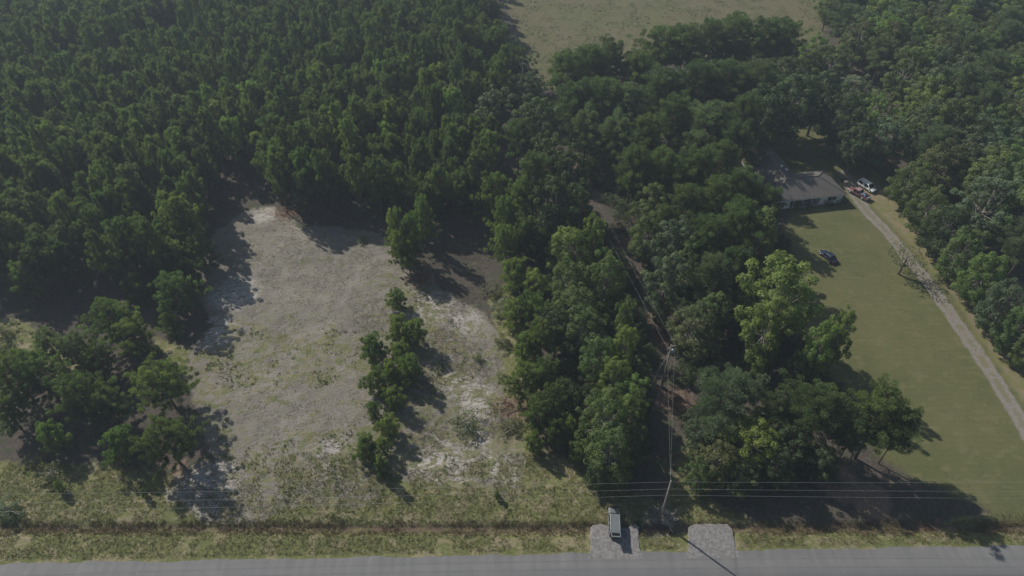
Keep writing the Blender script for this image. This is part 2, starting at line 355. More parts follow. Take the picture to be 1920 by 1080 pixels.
def masks(P):
    m = {}
    m['m_sand'] = sdf(P, wpoly(POLY['sand']))
    for x, y, r in ((1240, 974, 2.6), (1222, 986, 1.6)):
        c = at(x, y); m['m_sand'] = np.maximum(m['m_sand'], r - np.hypot(P[:, 0] - c[0], P[:, 1] - c[1]))
    m['m_grass'] = np.maximum.reduce([sdf(P, wpoly(POLY[k])) for k in ('grass', 'grass2', 'grass3')])
    m['m_grassy'] = np.clip(sdf(P, wpoly(POLY['grassy'])), -7, 5)
    m['m_lawn'] = sdf(P, wpoly(POLY['lawn'])); m['m_field'] = sdf(P, wpoly(POLY['field'])); m['m_thin'] = sdf(P, wpoly(POLY['thin']))
    s = np.full(len(P), -99.)
    for x, y, r in STRAW:
        c = at(x, y); s = np.maximum(s, r - np.hypot(P[:, 0] - c[0], P[:, 1] - c[1]))
    m['m_straw'] = s; s = np.full(len(P), -9.)
    for x, y, r in WHITE:
        c = at(x, y); s = np.maximum(s, r - np.hypot(P[:, 0] - c[0], P[:, 1] - c[1]))
    m['m_white'] = s
    m['m_drive'] = 1.5 - line_d(P, np.array([at(x, y)[:2] for x, y in DRIVE]))
    m['m_ditch'] = 0.75 - line_d(P, np.array([at(x, y)[:2] for x, y in DITCH]))
    return m
GM = masks(PG)
def ground_z(P, m=None):
    m = m or masks(P)
    near = np.clip(1 - np.maximum(np.abs(P[:, 0]) - 130, 0) / 60, 0, 1)
    z = (vnoise(P, 0.09, 1) * 0.5 + vnoise(P, 0.35, 2) * 0.16 + vnoise(P, 1.1, 3) * 0.09) * near
    flat = np.clip((P[:, 1] - 49.5) / 8, 0, 1) * (1 - 0.7 * np.clip(m['m_lawn'] / 4 + 0.5, 0, 1)); z = z * flat
    z = z + (vnoise(P, 1.0, 4) * 0.06 + vnoise(P, 2.0, 5) * 0.05) * (P[:, 1] > 46)
    z = z - 0.42 * np.clip((m['m_ditch'] + 0.9) / 1.3, 0, 1) ** 1.5
    return z - 0.03
GZ = ground_z(PG, GM)
nx, ny = len(xs), len(ys)
ii = np.arange(nx * ny).reshape(ny, nx)
FQ = np.stack([ii[:-1, :-1].ravel(), ii[:-1, 1:].ravel(), ii[1:, 1:].ravel(), ii[1:, :-1].ravel()], 1)
gme = np_mesh('ground', np.column_stack([PG, GZ]), FQ, ground_mat(), {k: np.clip(v, -30, 30) for k, v in GM.items()}, True)
ground = tag(link('ground', gme), kind='structure')

# road with a ragged near edge of broken asphalt
rnd = random.Random(5)
MAT_ROAD = road_mat()
def road():
    a, b = at(0, 1057), at(690, 1038); sl = (b.y - a.y) / (b.x - a.x)
    X = np.concatenate([[-900, -300], np.arange(-110, 110, 0.35), [300, 900]])
    P = np.stack([X, a.y + (X - a.x) * 0.018], 1)
    e = P[:, 1] + vnoise(P * [1, 0], 0.35, 11) * 0.35 + vnoise(P * [1, 0], 1.7, 12) * 0.2
    V = np.concatenate([np.stack([X, e, np.full(len(X), 0.015)], 1), np.stack([X, e - 0.02, np.full(len(X), 0.07)], 1), np.stack([X, P[:, 1] - 4.2, np.full(len(X), 0.14)], 1),
                        np.stack([X, P[:, 1] - 8.4, np.full(len(X), 0.07)], 1), np.stack([X, P[:, 1] - 8.45, np.full(len(X), -0.1)], 1)])
    n = len(X); F = [(k * n + i, (k + 1) * n + i, (k + 1) * n + i + 1, k * n + i + 1) for k in range(4) for i in range(n - 1)]
    tag(link('road', np_mesh('road', V, F, MAT_ROAD, None, True)), kind='structure')
road()
M['apron'] = simple('pale_crushed_stone', (0.225, 0.215, 0.205), 0.95, var=0.4, scale=2.2, bump=0.8)
def apron(px, z=0.085):
    P = [at(x, y) for x, y in px]
    out = []
    for i, p in enumerate(P):
        q = P[(i + 1) % len(P)]; n = max(1, int((q - p).length / 0.4))
        for k in range(n):
            r = p.lerp(q, k / n); out.append(Vector((r.x + rnd.uniform(-.09, .09), r.y + rnd.uniform(-.09, .09), z)))
    c = sum(out, Vector()) / len(out); n = len(out)
    mb = MB(); mb.add([(p.x, p.y, z) for p in out] + [(c.x + (p.x - c.x) * 1.06, c.y + (p.y - c.y) * 1.06, -0.3) for p in out] + [(c.x, c.y, z + 0.03)],
                      [(i, (i + 1) % n, 2 * n) for i in range(n)] + [(i, n + i, n + (i + 1) % n, (i + 1) % n) for i in range(n)])
    tag(mb.build('driveway_apron', M['apron']), kind='structure')
apron([(1102,1049),(1108,1030),(1109,990),(1116,984),(1130,984),(1150,990),(1175,990),(1190,982),(1197,990),(1198,1025),(1208,1049)])
apron([(1280,1048),(1291,1030),(1293,990),(1302,984),(1330,983),(1362,984),(1372,992),(1378,1025),(1392,1047)])

# culvert pipe ends in the ditch at each apron
# ------------------------------------------------------------------ foliage meshes
def unit(v): return v / (np.linalg.norm(v, axis=-1, keepdims=True) + 1e-9)
def needle_puffs(C, D, R, T, K, L, W, rs, name, mat, flare=0.0):
    """each puff is the bushy end of a bough: K slim triangles that lie over its surface and sweep upward"""
    n = len(C); c = np.repeat(C, K, 0); R_ = np.repeat(R, K, 0); D_ = np.repeat(D, K, 0)
    d = unit(rs.normal(0, 1, (n * K, 3)) + [0, 0, .3] + D_ * .35)
    p = c + d * R_ * rs.uniform(.5, 1.08, (n * K, 1))
    dd = unit(d * (.45 + flare * .4) + [0, 0, .75 + flare * .3] + D_ * (.3 + flare) + rs.normal(0, .38, (n * K, 3)))
    nn = d + rs.normal(0, .42, (n * K, 3)) + [0, 0, .15]
    side = unit(np.cross(dd, nn)); l = L * rs.uniform(.6, 1.25, (n * K, 1)); wd = W * rs.uniform(.6, 1.3, (n * K, 1))
    V = np.stack([p - side * wd * .5 - dd * l * .4, p + side * wd * .5 - dd * l * .4, p + dd * l * .6], 1).reshape(-1, 3)
    t = np.clip(np.repeat(T, K) + rs.normal(0, .13, n * K), 0, 1)
    return np_mesh(name, V, np.arange(len(V)).reshape(-1, 3), mat, {'tint': np.repeat(t, 3)})
def limb(mb, a, b, r0, r1, n=4, sag=0.0):
    a = Vector(a); b = Vector(b); m = a.lerp(b, 0.5) - Vector((0, 0, sag)); mb.tube([a, m, b], [r0, (r0 + r1) / 2, r1], n, False)
def pine_variant(seed, h, r, z0, nb, K=100, L=0.36, W=0.125, rise=0.55, lump=0.3, top=0.35, gaps=0.0, tr=0.16, pr=0.55, pz=1.35, step=0.95, flare=0.0):
    """crown + trunk of a pine: whorled boughs that sweep up and end in bushy puffs"""
    rs = np.random.RandomState(seed); C = []; D = []; T = []; RR = []; tb = MB()
    lean = np.array([rs.uniform(-.03, .03), rs.uniform(-.03, .03)])
    tb.tube([(lean[0] * z, lean[1] * z, z) for z in (0, h * .25, h * .5, h * .75, h * .97)], [tr, tr * .85, tr * .65, tr * .4, .03], 6)
    ph = rs.uniform(0, 6.28, 4)
    for i in range(nb):
        t = (i + rs.uniform(0, 1)) / nb; z = z0 + (h - z0) * t * 0.95
        az = i * 2.39996 + rs.uniform(-.4, .4)
        lobe = 1 + lump * (math.sin(2 * az + ph[0] + 3 * t) * .5 + math.sin(3 * az + ph[1] - 5 * t) * .5)
        prof = (1 - t) ** 0.62 * (0.55 + 0.45 * min(1, t / 0.25)) + top * 0.28
        ln = r * prof * lobe * rs.uniform(0.55, 1.2)
        if rs.rand() < gaps: continue
        up_ = rise * (0.25 + 1.1 * t) + rs.uniform(-.12, .12)
        s = np.array([lean[0] * z, lean[1] * z, z]); d0 = np.array([math.cos(az), math.sin(az), up_ * .55])
        tin = rs.uniform(0.2, 0.8); m = max(1, int(round(ln / step)))
        for k in range(m):
            q = (1 - .85 * k / max(m, 1)) if m > 1 else 1
            p = s + d0 * ln * q + np.array([0, 0, up_ * .5 * ln * q * q]) + rs.normal(0, .14, 3)
            sz = pr * rs.uniform(.7, 1.25) * (1 - .12 * k)
            C.append(p); D.append(unit(np.array([math.cos(az) * .5, math.sin(az) * .5, .6 + up_]))); RR.append([sz, sz, sz * pz]); T.append(np.clip(tin + rs.normal(0, .1), 0, 1))
        if ln > 0.9 and i % 2 == 0: limb(tb, s, s + d0 * ln * .8 + np.array([0, 0, up_ * .3 * ln]), 0.05 + .012 * ln, 0.015)
    C.append(np.array([lean[0] * h, lean[1] * h, h - .5])); D.append(np.array([0, 0, 1.])); RR.append([pr * .6, pr * .6, pr * 1.5]); T.append(.7)
    cr = needle_puffs(np.array(C), np.array(D), np.array(RR), np.array(T), K, L, W, rs, 'pine_crown', M['needle'], flare)
    return cr, tb.mesh('pine_trunk', M['bark'])
def broad_variant(seed, h, r, z0, ncl, nl=110, leaf=0.2, cl=(0.7, 1.3), flat=0.0, shape=1.0, bark='greybark', hollow=0.35):
    """crown of a broadleaf tree: leaf clumps on limbs through an uneven volume"""
    rs = np.random.RandomState(seed); tb = MB(); ph = rs.uniform(0, 6.28, 6)
    zc = z0 + (h - z0) * 0.45; rz = (h - z0) * 0.5
    tb.tube([(0, 0, 0), (rs.uniform(-.2, .2), rs.uniform(-.2, .2), h * .3), (rs.uniform(-.4, .4), rs.uniform(-.4, .4), h * .6), (0, 0, h * .85)], [r * .07, r * .055, r * .035, .04], 7)
    V = []; T = []; N = []
    for i in range(ncl):
        u = 1 - 2 * (i + .5) / ncl; az = i * 2.39996 + rs.uniform(-.4, .4)
        rad = hollow + (1 - hollow) * rs.rand() ** 0.4
        lob = 1 + .22 * math.sin(2 * az + ph[0] + 2 * u) + .16 * math.sin(5 * az + ph[1] + 4 * u) + .14 * math.sin(3 * u * 3 + ph[2])
        rho = math.sqrt(max(0, 1 - abs(u) ** (2.0 * shape)))
        c = np.array([math.cos(az) * rho * r * rad * lob, math.sin(az) * rho * r * rad * lob, zc + u * rz * rad * (1.12 if u > 0 else .8) * (1 + .12 * math.sin(az * 2 + ph[3]))])
        cr = rs.uniform(*cl); m = int(nl * (cr / cl[1]) ** 2)
        d = unit(rs.normal(0, 1, (m, 3)) + [0, 0, .35] + unit(c - np.array([0, 0, zc]))[None] * .5)
        p = c + d * cr * rs.uniform(.55, 1.05, (m, 1)) * [1, 1, .72]
        n = unit(d * .9 + rs.normal(0, .38, (m, 3)) + [0, 0, .3])
        V.append(p); N.append(n); T.append(np.clip(rs.uniform(.2, .8) + rs.normal(0, .16, m), 0, 1))
        if i % 2 == 0: limb(tb, (0, 0, h * (.25 + .3 * rs.rand())), c, .06 + .012 * r, .02)
    P = np.concatenate(V); N = np.concatenate(N); T = np.concatenate(T); m = len(P)
    a = unit(np.cross(N, rs.normal(0, 1, (m, 3)))); b = np.cross(N, a)
    s = leaf * rs.uniform(.7, 1.3, (m, 1))
    Q = np.stack([P - a * s * .62, P + b * s * .5 + N * s * .12, P + a * s * .75, P - b * s * .5 + N * s * .12], 1).reshape(-1, 3)
    cr = np_mesh('leaf_crown', Q, np.arange(len(Q)).reshape(-1, 4), M['leaf'], {'tint': np.repeat(T, 4)})
    return cr, tb.mesh('tree_trunk', M[bark])

LIB = {}
# name -> list of (crown mesh, trunk mesh), radius, height, height of the crown's middle
LIB['pine'] = ([pine_variant(10 + i, 14 + .6 * i, 2.15, 5.5, 72, 150, .46, .1, rise=.85, lump=.5, pr=.4, pz=1.9, top=.5, step=1.0, flare=.55) for i in range(7)], 2.5, 15.5, 10.5)
LIB['bigpine'] = ([pine_variant(30 + i, 13, 3.9, 2.5, 95, 130, .36, .115, rise=.45, lump=.4, top=.8, gaps=.06, tr=.22, pr=.54, pz=1.05, step=1.15) for i in range(5)], 4.5, 13.0, 8.0)
LIB['tallpine'] = ([pine_variant(50 + i, 19, 3.8, 8.0, 100, 140, .38, .12, rise=.4, lump=.5, top=1.0, gaps=.04, tr=.24, pr=.7, pz=.95, step=1.25) for i in range(4)], 4.4, 19.0, 14.0)
LIB['bushpine'] = ([pine_variant(60 + i, 6, 1.95, .5, 46, 130, .3, .12, rise=.7, lump=.4, gaps=.03, tr=.1, pr=.45, pz=1.3, step=.8) for i in range(4)], 2.3, 6.0, 3.0)
LIB['broad'] = ([broad_variant(70 + i, 17, 4.7, 2.0, 92, 170, .3) for i in range(6)], 4.9, 17.0, 11.0)
LIB['lobed'] = ([broad_variant(80 + i, 14, 4.6, .7, 120, 150, .27, (.65, 1.3), hollow=.5) for i in range(5)], 5.0, 14.0, 7.8)
LIB['sparse'] = ([broad_variant(90 + i, 7, 3.2, 2.2, 44, 34, .2, (.45, .9), hollow=.25) for i in range(2)], 3.3, 7.0, 4.8)
LIB['shrub'] = ([broad_variant(96 + i, 2.6, 1.7, 0.1, 26, 75, .15, (.4, .7)) for i in range(3)], 1.8, 2.6, 1.3)

COLS = {  # real leaf colours
 'pine': (0.1, 0.138, 0.058), 'pined': (0.08, 0.115, 0.056), 'pineb': (0.11, 0.142, 0.085),
 'pineg': (0.122, 0.166, 0.06), 'young': (0.15, 0.198, 0.066),
 'bright': (0.155, 0.215, 0.05), 'mid': (0.115, 0.162, 0.05), 'dark': (0.075, 0.108, 0.044), 'cool': (0.11, 0.152, 0.085), 'yel': (0.185, 0.23, 0.038), 'pale': (0.18, 0.205, 0.14), 'olive': (0.13, 0.143, 0.058)}
NAMES = {'pine': 'pine_tree', 'bigpine': 'pine_tree', 'tallpine': 'pine_tree', 'bushpine': 'young_pine', 'broad': 'broadleaf_tree', 'lobed': 'broadleaf_tree', 'sparse': 'small_tree', 'shrub': 'shrub'}
CATS = {'pine_tree': 'pine tree', 'young_pine': 'young pine', 'broadleaf_tree': 'broadleaf tree', 'small_tree': 'small tree', 'shrub': 'shrub'}
TR = random.Random(77)
PLACED = []
def tree_at(x, y, kind, col, width, height, label, group=None, z=0.0):
    vs, r, h, zc = LIB[kind]
    cr, tk = TR.choice(vs)
    s = width / (2 * r); root = empty(NAMES[kind], (x, y, z - 0.08), TR.uniform(0, 6.283), (s * TR.uniform(.95, 1.05), s * TR.uniform(.95, 1.05), height / h))
    tag(root, label, CATS[NAMES[kind]], group)
    c = COLS[col]; v = TR.uniform(.88, 1.12)
    o = link('crown', cr, root); o.color = (c[0] * v, c[1] * v, c[2] * v, 1)
    link('trunk', tk, root)
    PLACED.append((x, y, width))
    return root
def tree_px(px, py, wpx, kind, col, height, label, group=None):
    vs, r, h, zc = LIB[kind]; z = zc / h * height
    p = at(px, py, z); return tree_at(p.x, p.y, kind, col, wpx / ppm(px, py, z), height, label, group)

# ------------------------------------------------------------------ trees one can point to
G1 = 'open grown pines left of the sandy clearing'
for a in [
 (210,600,88,'bigpine','pineg',11,'bright topped round pine behind the near left pine cluster'),
 (252,628,82,'bigpine','pineg',9.5,'round pine whose dark shadow falls right on tan grass, top of left cluster'),
 (96,650,72,'bigpine','pineb',9,'loose bluish pine beside the tan grass patch at far left'),
 (145,655,84,'bigpine','pineb',10,'loose bluish pine just right of the one by the tan grass'),
 (184,672,70,'bigpine','pine',9,'narrow pine in the middle of the left cluster, reddish bark showing below'),
 (24,700,108,'bigpine','pineg',12,'broad pine cut by the left edge of the view, below the tan grass'),
 (76,702,92,'bigpine','pine',12,'dark sided pine with a lit crest, second from the left edge'),
 (148,738,108,'bigpine','pine',11,'wide pine with a lit ragged left side, center of the left cluster'),
 (198,756,84,'bigpine','pine',9,'smaller pine tucked against the right side of the wide center pine'),
 (302,716,112,'bigpine','pineg',11,'large rounded pine leaning over the sand edge, upper of two beside the clearing'),
 (312,826,108,'bigpine','pine',10.5,'large rounded pine nearest the road at the edge of the clearing'),
 (14,772,66,'bigpine','pine',9,'small crowned pine at the left edge below the broad one'),
 (100,820,60,'bushpine','pineg',6.5,'small bright pine standing alone in deep shade near the roadside grass'),
 (228,836,68,'bushpine','pineg',7,'small round pine left of the large roadside pine'),
 (318,607,40,'bushpine','pineg',4.5,'little bright pine alone in shade above the clearing edge'),
 (333,548,84,'bigpine','pine',11,'lone pine standing forward of the plantation, left of the clearing'),
 (45,522,64,'bigpine','pine',10,'pine at the plantation foot above the tan grass patch'),
 (375,470,70,'bigpine','pine',11,'pine on the left shoulder of the clearing, lit on its right half'),
 (350,520,62,'bushpine','pined',8,'dark low pine in shade directly left of the clearing'),
 (255,545,56,'bushpine','pine',7,'small pine in front of the plantation between two taller pines'),
 ]: tree_px(*a, G1)
tree_px(5,622,44,'shrub','olive',3,'brownish olive bush at the left edge above the tan grass')
tree_px(15,955,50,'shrub','cool',2,'pale blue green bush by the roadside wires at lower left')
tree_px(95,885,46,'shrub','olive',2.2,'yellowish thicket on the upper edge of the roadside grass at left')
tree_px(66,862,30,'shrub','olive',2.0,'small yellowish bush left of the olive thicket, in shadow')
tree_px(112,912,20,'bushpine','pineg',2.6,'tiny pine seedling below the olive thicket, casting a stub of shadow')
tree_px(270,925,14,'bushpine','pine',2.2,'tiny pine seedling left of the shaded white sand by the road')
tree_px(330,622,26,'shrub','mid',1.8,'low weedy bush under the little bright pine')
tree_px(680,450,20,'shrub','olive',1.2,'weed clump in the shade before the plantation wall')
G2 = 'pines and shrubs along the left side of the strip'
for a in [
 (742,428,46,'bigpine','pineg',13,'tall loose pine in front of the plantation at the top of the strip'),
 (764,474,54,'bigpine','young',9,'feathery pine with bare trunk on pinkish straw, throwing trunk shadows right'),
 (794,408,44,'bigpine','pineg',14,'slim dull pine against the dark plantation edge'),
 (770,440,46,'bigpine','pineg',12.5,'middle pine of the upright clump shading the brush at the strip top'),
 (748,462,48,'bigpine','young',11,'pale pine just left of the feathery bare trunked one'),
 (744,562,45,'bushpine','young',4.5,'low dark pine just below the pinkish straw'),
 (748,618,52,'bushpine','young',6,'upper left pine of the dense row beside the strip'),
 (776,628,54,'bushpine','young',6.5,'upper right pine of the dense row, lit toward the clearing'),
 (750,665,45,'bushpine','young',5.5,'dark pine in the middle of the dense row left of the strip'),
 (768,695,58,'bushpine','young',6.5,'rounded pine at the lower end of the dense row, shadow toward white sand'),
 (735,700,44,'bushpine','young',5.5,'pine pressed behind the rounded lower row pine'),
 (738,748,48,'bushpine','young',5,'bright topped low pine below the dense row'),
 (728,802,52,'bushpine','young',5,'yellow green pine beside the shaded sand, lower left of strip'),
 (718,838,37,'bushpine','young',4,'small ragged pine at the bottom of the left strip row'),
 (700,655,60,'bushpine','pineg',6,'dark pine on the clearing side of the dense row'),
 (706,718,58,'bushpine','pineg',6,'dark pine on the clearing side below the first'),
 (700,770,37,'bushpine','pineg',4,'small dark pine on the clearing side, third down'),
 (686,842,51,'bushpine','pineg',5.5,'broad dark pine bush low on the clearing side'),
 (716,876,29,'bushpine','pineg',5.5,'dark pine casting the lowest toothed shadow near the road'),
 ]: tree_px(*a, G2)
tree_px(872,792,52,'shrub','pale',2.6,'pale green round bush alone in the middle of the strip')
tree_px(895,668,18,'shrub','mid',1.6,'small bush with a dark shadow on the sand in mid strip')
tree_px(932,928,15,'bushpine','mid',1.6,'tiny dark bush alone on the roadside grass of the strip')
tree_px(826,690,24,'shrub','olive',1.2,'weedy clump lit in a gap of the row shadow')
tree_px(925,545,40,'shrub','olive',2.0,'yellow green weeds right of the shaded brush')
tree_px(945,575,46,'shrub','pale',2.6,'pale yellowish thicket at the foot of the right hand pines')
tree_px(940,640,36,'shrub','olive',1.6,'olive weed bank beside the pale thicket')
tree_px(962,800,44,'shrub','olive',1.4,'low weeds around the reddish patch in lower strip')
G3 = 'trees along the right side of the strip'
for a in [
 (925,365,70,'bigpine','pineg',14,'pine overhanging the dark opening from its right corner'),
 (950,410,66,'bigpine','pineg',13,'pine below the overhanging one, along the opening'),
 (968,385,62,'bigpine','pineg',14,'pine behind the opening edge, close right'),
 (942,455,56,'bigpine','young',11,'pale edged pine reaching down the right side of the shaded brush'),
 (985,440,62,'bigpine','pine',12,'shadowed pine behind the pale edged one'),
 (965,515,70,'bushpine','young',7,'round bright pine bush at the mouth of the shaded brush'),
 (1000,528,50,'lobed','yel',7,'bright yellow green sapling behind the round pine bush'),
 (968,590,64,'bushpine','young',6.5,'light green pine facing the sand, middle right'),
 (1002,578,62,'bigpine','pineg',9,'dark backed pine right of the light green one'),
 (1015,632,74,'bigpine','pineg',9.5,'round pine above the biggest crown on the right side'),
 (985,655,60,'bushpine','young',7,'soft green pine in front of the round one'),
 (985,712,88,'bigpine','young',8.5,'biggest spreading pine on the right side of the strip'),
 (1025,700,62,'bigpine','pine',9,'dark pine hiding behind the biggest spreading one'),
 (1012,770,74,'bigpine','pine',9,'dark pine below the biggest one, in its shade'),
 (1042,750,60,'bigpine','pine',10,'dark pine deep behind the strip row'),
 (1003,832,42,'bushpine','pineg',5,'small dark pine at the foot of the right hand row'),
 (1040,815,50,'bushpine','pine',7,'last shaded pine before the roadside, right row'),
 (1068,800,34,'lobed','yel',7,'vivid yellow green sapling beside the last shaded pine'),
 (1086,842,40,'lobed','bright',6,'bright leafy sapling leaning toward the roadside grass'),
 ]: tree_px(*a, G3)
G4 = 'broadleaf trees between the strip and the wire clearing'
for a in [
 (1069,468,80,'lobed','bright',13,'bright crowned broadleaf at the top of the row by the wires'),
 (1112,452,40,'lobed','bright',16,'small lit knob of a broadleaf facing the reddish ground'),
 (1139,522,66,'lobed','mid',15,'broadleaf jutting toward the wires under the top one'),
 (1066,532,74,'lobed','mid',13,'broad dark green broadleaf beside the jutting one'),
 (1082,580,83,'lobed','mid',13,'wide flat topped broadleaf, third step down the row'),
 (1044,600,52,'broad','dark',12,'shaded broadleaf squeezed behind the pines of the strip'),
 (1094,622,87,'lobed','mid',13,'rolling broadleaf crown above the shaded hollow'),
 (1170,652,53,'lobed','bright',13,'knob topped broadleaf nearest the second pole'),
 (1122,672,69,'lobed','mid',12,'broadleaf with lit fringe around the shaded hollow'),
 (1169,600,38,'lobed','mid',13,'small broadleaf at the edge of dark wire clearing'),
 (1149,712,66,'lobed','bright',12,'bright broadleaf above the great round lower crown'),
 (1184,745,66,'lobed','bright',11,'rounded broadleaf bulging over the wire clearing'),
 (1134,782,87,'lobed','mid',14,'great round broadleaf crown lowest but two in the row'),
 (1189,775,48,'lobed','mid',10,'pale fringed broadleaf under the bulging one'),
 (1144,845,97,'lobed','mid',12,'broad dark crown nearest the parked silver vehicle'),
 (1189,830,52,'lobed','dark',10,'dark low broadleaf beside the road end of the wires'),
 (1122,890,43,'lobed','dark',8,'low leafy skirt of a broadleaf above the roadside'),
 (1159,895,34,'lobed','mid',7,'last small broadleaf before the silver vehicle'),
 ]: tree_px(*a, G4)
G5 = 'mixed trees in the block between wires and lawn'
